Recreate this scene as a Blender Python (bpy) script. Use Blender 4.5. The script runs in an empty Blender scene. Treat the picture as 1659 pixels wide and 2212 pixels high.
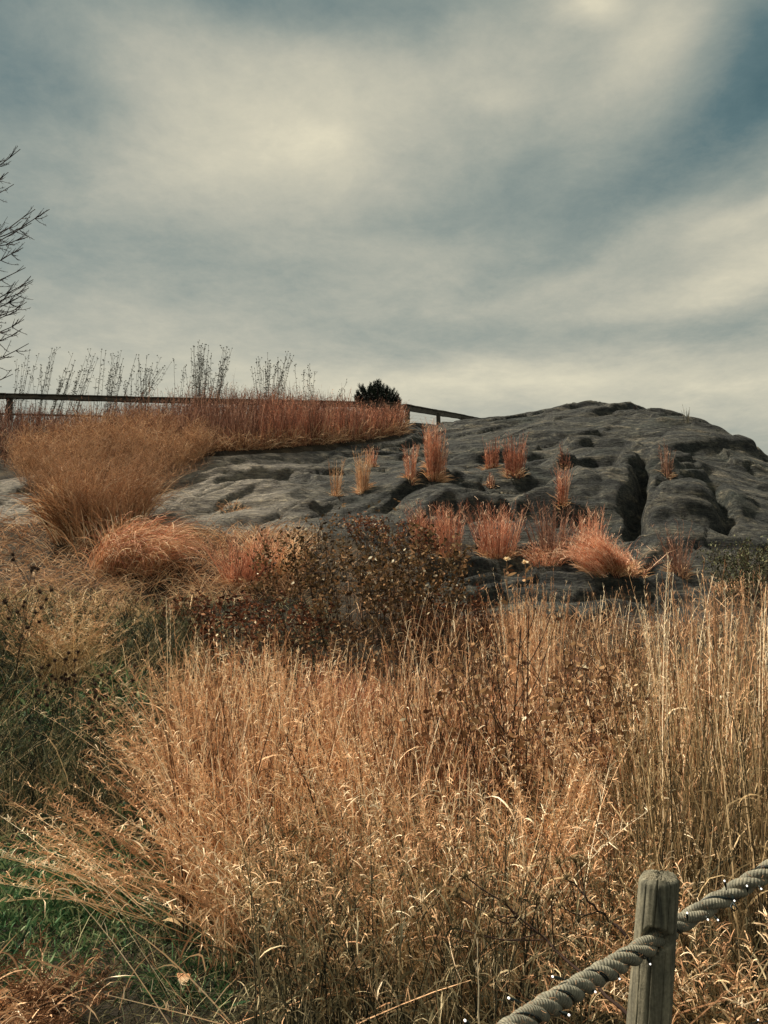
import bpy, bmesh, math, random
import numpy as np
from mathutils import Vector, Matrix

random.seed(7)
RNG = np.random.default_rng(11)
scene = bpy.context.scene
COL = scene.collection

# ------------------------------------------------------------------ camera
F = 1728.0                    # focal length in photo units (1659 wide)
CAMZ = 1.55
PITCH = math.radians(7.0)
cam_d = bpy.data.cameras.new('camera')
cam = bpy.data.objects.new('camera', cam_d); COL.objects.link(cam)
cam.location = (0, 0, CAMZ)
cam.rotation_euler = (math.radians(90) + PITCH, 0, 0)
cam_d.sensor_fit = 'HORIZONTAL'; cam_d.sensor_width = 36.0
cam_d.lens = 36.0 * F / 1659.0
cam_d.clip_start = 0.05; cam_d.clip_end = 3000
scene.camera = cam
CP, SP = math.cos(PITCH), math.sin(PITCH)

def ray(vx, vy):
    a = (vx - 829.5) / F; b = (1106 - vy) / F
    return np.array([a, CP - SP * b, SP + CP * b])

def at(vx, vy, Y):
    """world point at depth Y (metres ahead) seen at photo position vx, vy"""
    d = ray(vx, vy); t = Y / d[1]
    return np.array([d[0] * t, Y, CAMZ + d[2] * t])

def lin(r, g, b, a=1.0):
    f = lambda c: (c / 255 / 12.92) if c / 255 <= .04045 else ((c / 255 + .055) / 1.055) ** 2.4
    return (f(r), f(g), f(b), a)

# ------------------------------------------------------------------ view, sun, sky
vs = scene.view_settings
vs.view_transform = 'Standard'; vs.look = 'None'; vs.gamma = 1.0; vs.use_curve_mapping = False
vs.exposure = 1.0
SUN_EL, SUN_AZ = math.radians(56), math.radians(-62)     # azimuth measured from +Y towards +X
sd = bpy.data.lights.new('sun', 'SUN'); so = bpy.data.objects.new('sun', sd); COL.objects.link(so)
sd.energy = 4.2; sd.angle = math.radians(5); sd.color = (1.0, .88, .70)
sdir = Vector((math.sin(SUN_AZ) * math.cos(SUN_EL), math.cos(SUN_AZ) * math.cos(SUN_EL), math.sin(SUN_EL)))
so.rotation_euler = sdir.to_track_quat('Z', 'Y').to_euler(); so.location = (-18, 8, 30)

w = bpy.data.worlds.new('World'); scene.world = w; w.use_nodes = True
nt = w.node_tree; nt.nodes.clear()
class NB:
    """small shader maths builder"""
    def __init__(s, nt): s.nt = nt
    def n(s, t, **k):
        nd = s.nt.nodes.new(t)
        for a, v in k.items(): setattr(nd, a, v)
        return nd
    def put(s, sock, v):
        if isinstance(v, (int, float)): sock.default_value = v
        elif isinstance(v, (tuple, list)): sock.default_value = v
        else: s.nt.links.new(v, sock)
    def m(s, op, a, b=0.0, c=0.0):
        nd = s.n('ShaderNodeMath', operation=op)
        s.put(nd.inputs[0], a); s.put(nd.inputs[1], b); s.put(nd.inputs[2], c)
        return nd.outputs[0]
    def noise(s, vec, scale, detail=4, rough=.55, dist=0.0):
        nd = s.n('ShaderNodeTexNoise'); s.put(nd.inputs['Vector'], vec)
        nd.inputs['Scale'].default_value = scale; nd.inputs['Detail'].default_value = detail
        nd.inputs['Roughness'].default_value = rough; nd.inputs['Distortion'].default_value = dist
        return nd
    def ramp(s, fac, stops, interp='LINEAR'):
        nd = s.n('ShaderNodeValToRGB'); s.put(nd.inputs[0], fac); cr = nd.color_ramp
        cr.interpolation = interp
        while len(cr.elements) < len(stops): cr.elements.new(.5)
        for e, (p, c) in zip(cr.elements, stops): e.position = p; e.color = c
        return nd.outputs[0]
    def mixc(s, fac, a, b, blend='MIX'):
        nd = s.n('ShaderNodeMix', data_type='RGBA', blend_type=blend)
        s.put(nd.inputs[0], fac); s.put(nd.inputs[6], a); s.put(nd.inputs[7], b)
        return nd.outputs[2]

b = NB(nt)
tc = b.n('ShaderNodeTexCoord')
sep = b.n('ShaderNodeSeparateXYZ'); nt.links.new(tc.outputs['Generated'], sep.inputs[0])
X, Y_, Z = sep.outputs
zc = b.m('MAXIMUM', Z, 0.0)
den = b.m('ADD', zc, 0.10)
comb = b.n('ShaderNodeCombineXYZ')
b.put(comb.inputs[0], b.m('DIVIDE', X, den)); b.put(comb.inputs[1], b.m('DIVIDE', Y_, den)); comb.inputs[2].default_value = 3.1
cl1 = b.noise(comb.outputs[0], 0.55, 7, .56, .35)      # cloud layer seen from below
cl2 = b.noise(comb.outputs[0], 1.6, 6, .6, .2)
sepn = b.n('ShaderNodeSeparateColor'); nt.links.new(cl2.outputs['Color'], sepn.inputs[0])
az = b.m('MULTIPLY', b.m('ARCTAN2', X, Y_), 180 / math.pi)
el = b.m('MULTIPLY', b.m('ARCSINE', b.m('MINIMUM', b.m('MAXIMUM', Z, -1.0), 1.0)), 180 / math.pi)
azw = b.m('ADD', az, b.m('MULTIPLY', b.m('SUBTRACT', sepn.outputs[0], .5), 9.0))
elw = b.m('ADD', el, b.m('MULTIPLY', b.m('SUBTRACT', sepn.outputs[1], .5), 5.0))
# cloud banks, plus vignette darkening painted in at the top corners: (photo x, photo y, half width, half height, tilt deg, amount)
BANKS = [(560, 270, 290, 120, 0, .24), (690, 320, 75, 42, -10, .15), (960, 150, 230, 70, 8, .12), (1290, -5, 70, 26, -6, .40),
         (1430, 90, 160, 50, 25, .16), (1640, 585, 150, 45, 10, .27), (1600, 480, 120, 26, 12, .22), (1330, 545, 220, 24, 20, .12),
         (300, 400, 220, 70, 0, .10), (700, 545, 260, 24, 0, .06), (1050, 830, 330, 40, 0, .22), (500, 830, 700, 60, 0, .12),
         (1500, 860, 350, 60, 0, .10), (1620, 830, 110, 18, 0, .12), (1500, 330, 330, 75, 24, -.25), (1640, 290, 130, 110, 0, -.14),
         (1100, 400, 200, 60, 10, -.10), (-40, 40, 260, 240, 0, -.36), (620, -20, 560, 60, 0, -.34), (1665, 60, 100, 130, 0, -.34),
         (290, 590, 260, 46, 0, -.08), (950, 500, 330, 44, 6, -.10), (1560, 700, 330, 34, 4, -.18), (1000, 740, 280, 30, 0, -.08),
         (60, 560, 120, 280, 0, -.03), (1080, 215, 90, 22, 0, .10), (930, 90, 60, 30, 0, -.06)]
tot = 0.585
for (vx, vy, sx, sy, tl, am) in BANKS:
    d = ray(vx, vy); d = d / np.linalg.norm(d)
    a0 = math.degrees(math.atan2(d[0], d[1])); e0 = math.degrees(math.asin(d[2]))
    sx_, sy_ = sx / 30.2, sy / 30.2; c, s_ = math.cos(math.radians(tl)), math.sin(math.radians(tl))
    da = b.m('SUBTRACT', azw, a0); de = b.m('SUBTRACT', elw, e0)
    p = b.m('ADD', b.m('MULTIPLY', da, c / sx_), b.m('MULTIPLY', de, s_ / sx_))
    q = b.m('ADD', b.m('MULTIPLY', da, -s_ / sy_), b.m('MULTIPLY', de, c / sy_))
    r2 = b.m('ADD', b.m('MULTIPLY', p, p), b.m('MULTIPLY', q, q))
    g = b.m('MULTIPLY', b.m('EXPONENT', b.m('MULTIPLY', r2, -0.7)), am * .84)
    tot = b.m('ADD', tot, g)
tot = b.m('ADD', tot, b.m('MULTIPLY', b.m('SUBTRACT', cl1.outputs['Fac'], .5), .22))
tot = b.m('ADD', tot, b.m('MULTIPLY', b.m('SUBTRACT', cl2.outputs['Fac'], .5), .32))
cl3 = b.noise(comb.outputs[0], 5.5, 8, .72, .3)
tot = b.m('ADD', tot, b.m('MULTIPLY', b.m('SUBTRACT', cl3.outputs['Fac'], .5), .24))
cl4 = b.noise(comb.outputs[0], 17, 6, .7, .2)
tot = b.m('ADD', tot, b.m('MULTIPLY', b.m('SUBTRACT', cl4.outputs['Fac'], .5), .12))
cloud = b.ramp(tot, [(0.0, lin(48, 82, 88)), (.22, lin(90, 113, 114)), (.45, lin(142, 150, 140)), (.62, lin(176, 175, 158)),
                     (.80, lin(204, 198, 174)), (1.0, lin(236, 226, 194))])
sky = b.n('ShaderNodeTexSky', sky_type='NISHITA'); sky.sun_disc = False
sky.sun_elevation = SUN_EL; sky.sun_rotation = SUN_AZ
skys = b.n('ShaderNodeVectorMath', operation='SCALE'); nt.links.new(sky.outputs[0], skys.inputs[0]); skys.inputs[3].default_value = .1
# thin gaps in the overcast let a little of the blue through
skyc = b.mixc(.93, skys.outputs[0], cloud)
bg = b.n('ShaderNodeBackground'); nt.links.new(skyc, bg.inputs[0]); bg.inputs[1].default_value = 0.55
out = b.n('ShaderNodeOutputWorld'); nt.links.new(bg.outputs[0], out.inputs[0])

# ------------------------------------------------------------------ numeric noise
_G = np.random.default_rng(5).random((256, 256))
def vnoise(x, y):
    xi = np.floor(x).astype(int); yi = np.floor(y).astype(int); fx = x - xi; fy = y - yi
    fx = fx * fx * fx * (fx * (fx * 6 - 15) + 10); fy = fy * fy * fy * (fy * (fy * 6 - 15) + 10)
    g = lambda i, j: _G[i & 255, j & 255]
    return (g(xi, yi) * (1 - fx) + g(xi + 1, yi) * fx) * (1 - fy) + (g(xi, yi + 1) * (1 - fx) + g(xi + 1, yi + 1) * fx) * fy
def fbm(x, y, o=5, g=.5):
    s = 0; a = 1; t = 0
    for i in range(o):
        s = s + a * vnoise(x + 17.3 * i, y + 9.1 * i); t += a; a *= g; x = x * 2.03; y = y * 2.03
    return s / t * 2 - 1
def sstep(a, b_, x):
    t = np.clip((x - a) / (b_ - a), 0, 1); return t * t * (3 - 2 * t)

# ------------------------------------------------------------------ terrain: smooth base
CT = [(130, 1650, 6), (250, 1500, 7.2), (200, 1400, 8.5), (330, 1300, 10), (200, 1150, 12.5), (50, 1100, 13.2), (50, 1040, 14.2), (30, 1005, 15.3),
      (20, 905, 19.8), (300, 905, 20), (600, 905, 20.2), (840, 912, 20.6), (500, 978, 16), (700, 968, 17), (850, 945, 18.4), (960, 908, 20.8), (1020, 902, 21),
      (1150, 885, 21.3), (1270, 873, 21.5), (1370, 880, 21.2), (1490, 912, 20.2), (1580, 940, 19.2), (1659, 985, 18.0),
      (350, 1130, 12.5), (700, 1105, 13), (500, 1050, 14.2), (700, 1030, 15), (1000, 1235, 11.6), (1200, 1225, 12.0), (1400, 1250, 11.8), (1550, 1262, 11.5),
      (1250, 1335, 9.8), (1500, 1345, 9.6), (1000, 1335, 9.8), (1080, 1195, 12.4), (1300, 1215, 12.3),
      (1000, 1110, 13.2), (1300, 1110, 13.1), (1480, 1100, 13.0), (1300, 1010, 15.2), (1100, 1010, 15.6), (1500, 1010, 15.0), (1600, 1150, 12.6), (1300, 940, 17.4), (1050, 950, 17.6),
      (1500, 950, 17.2), (1659, 1060, 14.8), (1659, 1180, 12.2), (1659, 1350, 9.3), (1500, 1700, 6.2), (830, 1700, 6.3), (830, 1450, 8.4), (830, 1310, 10.3), (600, 1240, 11.2)]
pts = [at(*c) for c in CT]
for x in (-4, -1.5, 1.5, 4):
    for y in (-3, 0, 2.5, 3.8): pts.append((x, y, 0.0 if y < 3 else .03))
for x in (-16, -9): pts += [(x, 12, 2.7), (x, 20, 5.9), (x, 4, .1)]
pts += [(12, 4, .1), (14, 12, 1.6), (14, 18, 2.6), (11, 21, 4.0)]
pts += [(-14, 26, 5.2), (-6, 26, 5.3), (0, 27, 6.2), (5, 28, 5.9), (3, 31, 6.4), (10, 27, 3.5), (14, 34, 3), (-12, 36, 4.5), (0, 38, 5)]
PT = np.array(pts, float)
def tps_k(r2): return np.where(r2 < 1e-12, 0, .5 * r2 * np.log(r2 + 1e-12))
_n = len(PT)
K = tps_k(((PT[:, None, :2] - PT[None, :, :2]) ** 2).sum(-1)) + np.eye(_n) * .004
P1 = np.c_[np.ones(_n), PT[:, :2]]
AA = np.block([[K, P1], [P1.T, np.zeros((3, 3))]])
WW = np.linalg.solve(AA, np.r_[PT[:, 2], np.zeros(3)])
def zbase(x, y):
    x = np.asarray(x, float); y = np.asarray(y, float); sh = x.shape; x = x.ravel(); y = y.ravel()
    xq = np.clip(x, -18, 16); yq = np.clip(y, -5, 38)
    z = WW[_n] + WW[_n + 1] * xq + WW[_n + 2] * yq
    for i in range(_n): z = z + WW[i] * tps_k((xq - PT[i, 0]) ** 2 + (yq - PT[i, 1]) ** 2)
    far = np.hypot(np.maximum(np.abs(x) - 16, 0), np.maximum(np.maximum(y - 36, -4 - y), 0))
    k = sstep(0, 60, far); z = z * (1 - k) + k * 1.5
    z = np.where(y < 3.2, z * sstep(2.6, 3.4, y), z)
    return z.reshape(sh)

def hit(vx, vy, zf, y0=2.0, y1=26.0):
    """world x, y where the sight line through a photo point meets the height function"""
    d = ray(vx, vy); ys = np.linspace(y0, y1, 600); t = ys / d[1]
    zz = CAMZ + d[2] * t; h = zf(d[0] * t, ys); s = np.where(h > zz)[0]
    i = s[0] if len(s) else len(ys) - 1
    return d[0] * t[i], ys[i]

# ------------------------------------------------------------------ rock outcrop height
def in_poly(px, py, poly):
    ins = np.zeros(px.shape, bool); n = len(poly)
    for i in range(n):
        x1, y1 = poly[i]; x2, y2 = poly[(i + 1) % n]
        c = ((y1 > py) != (y2 > py)) & (px < (x2 - x1) * (py - y1) / (y2 - y1 + 1e-12) + x1); ins ^= c
    return ins
def dist_line(px, py, pl, closed=False):
    best = np.full(px.shape, 1e9); side = np.zeros(px.shape); par = np.zeros(px.shape)
    n = len(pl); seg = n if closed else n - 1; tot_l = 0
    L = [math.hypot(pl[(i + 1) % n][0] - pl[i][0], pl[(i + 1) % n][1] - pl[i][1]) for i in range(seg)]; TL = sum(L)
    for i in range(seg):
        x1, y1 = pl[i]; x2, y2 = pl[(i + 1) % n]; dx, dy = x2 - x1, y2 - y1; l2 = dx * dx + dy * dy + 1e-9
        t = np.clip(((px - x1) * dx + (py - y1) * dy) / l2, 0, 1)
        d = np.hypot(px - x1 - t * dx, py - y1 - t * dy); k = d < best
        best = np.where(k, d, best); side = np.where(k, np.sign(dx * (py - y1) - dy * (px - x1)), side)
        par = np.where(k, (tot_l + t * L[i]) / TL, par); tot_l += L[i]
    return best, side, par
MASKV = [(-120, 1030), (0, 1028), (180, 1022), (330, 1008), (400, 990), (480, 982), (600, 975), (700, 969), (790, 953), (860, 943), (872, 925)]
LOWV = [(1650, 1215), (1600, 1240), (1560, 1262), (1545, 1300), (1520, 1352), (1250, 1352), (1000, 1345), (900, 1290), (860, 1215), (760, 1150), (640, 1140), (520, 1150), (330, 1142), (140, 1120), (-120, 1125)]
poly = [hit(v[0], v[1], zbase) for v in MASKV] + [(0.6, 22), (0.2, 27), (6, 29), (13, 27), (15, 16), (11.5, 12.3)] + [hit(v[0], v[1], zbase) for v in LOWV]

# ledges: photo points left to right, lip height, uphill width, downhill drop, fade
LEDGES = [([(820, 1088), (920, 1050), (1005, 1037), (1130, 1040), (1200, 1046)], .30, .7, .55),
          ([(1215, 972), (1280, 958), (1355, 962), (1400, 982), (1425, 1000)], .26, .45, .6),
          ([(1190, 1022), (1225, 1010), (1280, 994), (1330, 992), (1375, 1008)], .32, .6, .8),
          ([(1392, 1050), (1455, 1024), (1530, 1001), (1570, 1008)], .26, .6, .7),
          ([(1395, 1078), (1455, 1086), (1540, 1094)], .22, .35, 1.2),
          ([(1130, 942), (1205, 936), (1250, 962)], .20, .5, .8),
          ([(1380, 966), (1455, 964), (1530, 958), (1605, 970), (1659, 985)], .24, .8, .7),
          ([(1040, 1034), (1140, 1030), (1220, 1028), (1262, 1052)], .22, .4, .8),
          ([(440, 1014), (500, 1008), (575, 1008)], .08, .6, .8),
          ([(420, 1052), (480, 1036), (550, 1028), (625, 1028), (670, 1036), (700, 1056)], .20, .6, 1.0),
          ([(440, 1088), (520, 1076), (580, 1072), (660, 1076)], .15, .25, 1.0),
          ([(668, 1106), (720, 1076), (790, 1068)], .17, .5, 1.2),
          ([(720, 1108), (800, 1090), (880, 1068)], .14, .4, .6),
          ([(872, 950), (900, 938), (925, 924)], .2, .6, .9),
          ([(800, 998), (815, 985), (860, 984), (900, 980)], .14, .5, .9),
          ([(690, 990), (760, 1003), (800, 1010)], .10, .4, .8),
          ([(880, 1118), (960, 1100), (1060, 1104), (1180, 1108), (1300, 1104), (1355, 1116)], .55, .8, .5),
          ([(1380, 1150), (1450, 1120), (1540, 1112), (1600, 1140)], .22, .8, .6),
          ([(980, 1252), (1040, 1238), (1085, 1226)], .16, .25, .8),
          ([(1120, 1232), (1220, 1240), (1330, 1262), (1430, 1262), (1520, 1258)], .32, .6, .5),
          ([(900, 900), (1000, 915), (1100, 905), (1180, 900)], .10, .8, .7),
          ([(1205, 880), (1230, 878)], .10, .8, .7),
          ([(1400, 905), (1490, 925), (1580, 955)], .16, .7, .7),
          ([(900, 1020), (960, 1000), (1040, 990), (1120, 985)], .18, .6, .7)]
DOMES = [((1300, 1045), .95, .85, .42), ((1490, 1045), 1.15, .8, .34), ((1240, 1060), .5, .5, .18), ((1480, 1150), 1.2, .8, .30),
         ((1310, 970), .9, .6, .20), ((1500, 935), 1.3, .9, .22), ((560, 1045), 1.6, .6, .18), ((1230, 1300), 1.5, .7, .22), ((1130, 1150), .9, .4, .2), ((1330, 1145), .4, .45, .2)]
CRACKS = [([(1392, 1000), (1386, 1050), (1366, 1100), (1356, 1150)], .75, .13), ([(1530, 1045), (1560, 1085), (1575, 1140)], .4, .12),
          ([(1395, 985), (1390, 1010)], .3, .1), ([(690, 1108), (800, 1080), (900, 1062), (1010, 1046)], .11, .06), ([(880, 962), (1000, 927), (1150, 905)], .10, .06),
          ([(1140, 952), (1300, 928), (1420, 938)], .10, .06), ([(420, 1075), (560, 1043), (720, 1008)], .10, .05), ([(960, 1098), (1100, 1070), (1240, 1064)], .12, .06), ([(1400, 1062), (1500, 1040), (1620, 1058)], .12, .06),
          ([(950, 1000), (1060, 960), (1200, 950)], .10, .05), ([(1450, 990), (1560, 975), (1659, 1010)], .10, .06), ([(560, 1120), (680, 1085), (760, 1060)], .10, .05), ([(860, 1075), (930, 1062), (1000, 1050)], .10, .05)]
LED = [([hit(v[0], v[1], zbase) for v in l], h, wu, kd) for l, h, wu, kd in LEDGES]
DOM = [(hit(c[0], c[1], zbase), rx, ry, h) for c, rx, ry, h in DOMES]
CRK = [([hit(v[0], v[1], zbase) for v in l], dpt, wd) for l, dpt, wd in CRACKS]

def rock_extra(x, y):
    z = np.zeros(x.shape)
    wx = x + .22 * fbm(x * .8, y * .8 + 4, 3); wy = y + .16 * fbm(x * .7 + 30, y * 1.0, 4, .55)
    for c, rx, ry, h in DOM:
        r2 = ((wx - c[0]) / rx) ** 2 + ((wy - c[1]) / ry) ** 2
        z = z + .6 * h * np.sqrt(np.clip(1 - r2, 0, 1)) ** 1.2
    for pl, h, wu, kd in LED:
        xs = [p[0] for p in pl]; ys = [p[1] for p in pl]
        k = (x > min(xs) - 2.5) & (x < max(xs) + 2.5) & (y > min(ys) - 2) & (y < max(ys) + 2.5)
        if not k.any(): continue
        d, s, t = dist_line(wx[k], wy[k], pl); sd_ = d * s
        amp = .82 * h * sstep(0, .2, t) * sstep(0, .2, 1 - t) * (1 + .5 * fbm(x[k] * 1.1 + 11, y[k] * .9, 3))
        up = .5 * (1 + np.tanh(sd_ / .048))
        z[k] += amp * (up * np.exp(-np.abs(sd_) / wu) - kd * .22 * (1 - up) * np.exp(-np.abs(sd_) / .42))
    for pl, dp, wd in CRK:
        d, s, t = dist_line(wx, wy, pl)
        z = z - dp * np.exp(-(d / wd) ** 2)
    # joint blocks: each block of rock sits a little higher or lower and tilts its own way
    rj = np.random.default_rng(21); jx = x + .30 * fbm(x * .9 + 70, y * .9, 3); jy = y + .22 * fbm(x * .9, y * 1.1 + 60, 3)
    pa = (jx * .93 + jy * .36) / 1.55; pb = (jy * .93 - jx * .36) / .62
    ia = np.floor(pa).astype(int); ib = np.floor(pb).astype(int); H1 = rj.random((64, 64, 5))
    b1 = np.full(x.shape, 1e9); b2 = np.full(x.shape, 1e9); hv = np.zeros(x.shape)
    for da in (-1, 0, 1):
        for db in (-1, 0, 1):
            h_ = H1[(ia + da) & 63, (ib + db) & 63]; ddx = pa - (ia + da + h_[..., 0]); ddy = pb - (ib + db + h_[..., 1]); dd = ddx * ddx + ddy * ddy
            v = (h_[..., 2] - .5) * .15 + ddx * (h_[..., 3] - .5) * .16 + ddy * (h_[..., 4] - .5) * .22
            nw = dd < b1; b2 = np.where(nw, b1, np.minimum(b2, dd)); b1 = np.where(nw, dd, b1); hv = np.where(nw, v, hv)
    edge = np.sqrt(b2) - np.sqrt(b1)
    z = z + hv * sstep(0, .10, edge) - .05 * np.exp(-(edge / .06) ** 2)
    # foliated schist: thin benches that weather back unevenly
    u = (wy * .93 - wx * .36)
    m1 = sstep(-.15, .45, fbm(x * .35 + 8, y * .45, 3))
    s1 = u / .95 + .8 * fbm(x * .26, y * .5, 3); f1 = s1 - np.floor(s1)
    z = z + .17 * (.3 + m1) * np.where(f1 < .15, -.5 + .85 * sstep(0, .15, f1), .5 - f1)
    s2 = u / .34 + 1.2 * fbm(x * .5 + 50, y * 1.1, 4); f2 = s2 - np.floor(s2)
    m2 = sstep(-.2, .5, fbm(x * .8 + 3, y * .9 + 7, 3))
    z = z + .055 * m2 * np.where(f2 < .3, -.5 + .7 * sstep(0, .3, f2), .5 - f2)
    z = z - .17 + .12 * fbm(x * .5, y * .6, 4, .45) + .03 * fbm(wx * 1.2, u * 2.6, 3, .5)
    return z

# one lookup grid for every height in the scene
gx = np.concatenate([np.arange(-19, -9, .25), np.arange(-9, 13, .04), np.arange(13, 19, .25)])
gy = np.concatenate([np.arange(-6, 8.5, .08), np.arange(8.5, 23, .035), np.arange(23, 40, .2)])
GX, GY = np.meshgrid(gx, gy)
cx_ = np.arange(-19.5, 20, .3); cy_ = np.arange(-6.5, 41, .3)
CX, CY = np.meshgrid(cx_, cy_); CZ = zbase(CX, CY)
def coarse(x, y):                       # bicubic-ish lookup of the smooth base
    u = np.clip((x - cx_[0]) / .3, 1, len(cx_) - 3.001); v = np.clip((y - cy_[0]) / .3, 1, len(cy_) - 3.001)
    i = u.astype(int); j = v.astype(int); fu = u - i; fv = v - j
    wt = lambda f: (-.5 * f + f * f - .5 * f ** 3, 1 - 2.5 * f * f + 1.5 * f ** 3, .5 * f + 2 * f * f - 1.5 * f ** 3, -.5 * f * f + .5 * f ** 3)
    a = wt(fu); c = wt(fv); r = 0
    for p in range(4):
        for q in range(4): r = r + a[p] * c[q] * CZ[j + q - 1, i + p - 1]
    return r
ZB = coarse(GX, GY)
dpl, _, _ = dist_line(GX, GY, poly, True)
MS = np.where(in_poly(GX, GY, poly), dpl, -dpl)                # signed distance inside the outcrop
MS = MS + .22 * fbm(GX * 1.1 + 5, GY * 1.3, 4)
fade = sstep(-.05, .55, MS)
ZR = ZB + rock_extra(GX, GY) * fade + .10 * sstep(-.1, .5, MS) - .5 * sstep(.05, -.45, MS) - .04
ZG = ZB + .05 * fbm(GX * .9, GY * .9, 5) - .35 * sstep(-.1, .5, MS) - 1.3 * sstep(.5, 1.4, MS)
ZG = ZG - .35 * np.exp(-(((GX - at(320, 1300, 10)[0]) / .28) ** 2 + ((GY - 10.2) / .3) ** 2)) - .3 * np.exp(-(((GX - at(365, 1312, 9.7)[0]) / .16) ** 2 + ((GY - 9.8) / .2) ** 2))
ZT = np.maximum(ZR, ZG)
def lookup(A):
    def f(x, y):
        x = np.asarray(x, float); y = np.asarray(y, float)
        i = np.clip(np.searchsorted(gx, x) - 1, 0, len(gx) - 2); j = np.clip(np.searchsorted(gy, y) - 1, 0, len(gy) - 2)
        fu = np.clip((x - gx[i]) / (gx[i + 1] - gx[i]), 0, 1); fv = np.clip((y - gy[j]) / (gy[j + 1] - gy[j]), 0, 1)
        return (A[j, i] * (1 - fu) + A[j, i + 1] * fu) * (1 - fv) + (A[j + 1, i] * (1 - fu) + A[j + 1, i + 1] * fu) * fv
    return f
HZ = lookup(ZT); MK = lookup(MS)
def foot(vx, vy):
    x, y = hit(vx, vy, HZ); return np.array([x, y, float(HZ(x, y))])

def raw_mesh(name, V, Q, mat, parent=None, smooth=True, attrs=None):
    """numpy vertices + quads -> one mesh object"""
    me = bpy.data.meshes.new(name); V = np.asarray(V, np.float32); Q = np.asarray(Q, np.int32); k = Q.shape[1]
    me.vertices.add(len(V)); me.vertices.foreach_set('co', V.ravel())
    me.loops.add(Q.size); me.loops.foreach_set('vertex_index', Q.ravel())
    me.polygons.add(len(Q)); me.polygons.foreach_set('loop_start', np.arange(0, Q.size, k, dtype=np.int32))
    if smooth: me.polygons.foreach_set('use_smooth', np.ones(len(Q), bool))
    for an, av in (attrs or {}).items():
        at_ = me.attributes.new(an, 'FLOAT', 'POINT'); at_.data.foreach_set('value', np.asarray(av, np.float32))
    me.update(calc_edges=True)
    if mat: me.materials.append(mat)
    o = bpy.data.objects.new(name, me); COL.objects.link(o)
    if parent is not None: o.parent = parent
    return o
def tag(o, label=None, cat=None, group=None, kind=None):
    if label: o['label'] = label
    if cat: o['category'] = cat
    if group: o['group'] = group
    if kind: o['kind'] = kind
    return o
def empty(name, loc, label, cat, group=None):
    o = bpy.data.objects.new(name, None); COL.objects.link(o); o.location = Vector([float(c) for c in loc]); o.empty_display_size = .1
    return tag(o, label, cat, group)

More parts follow.
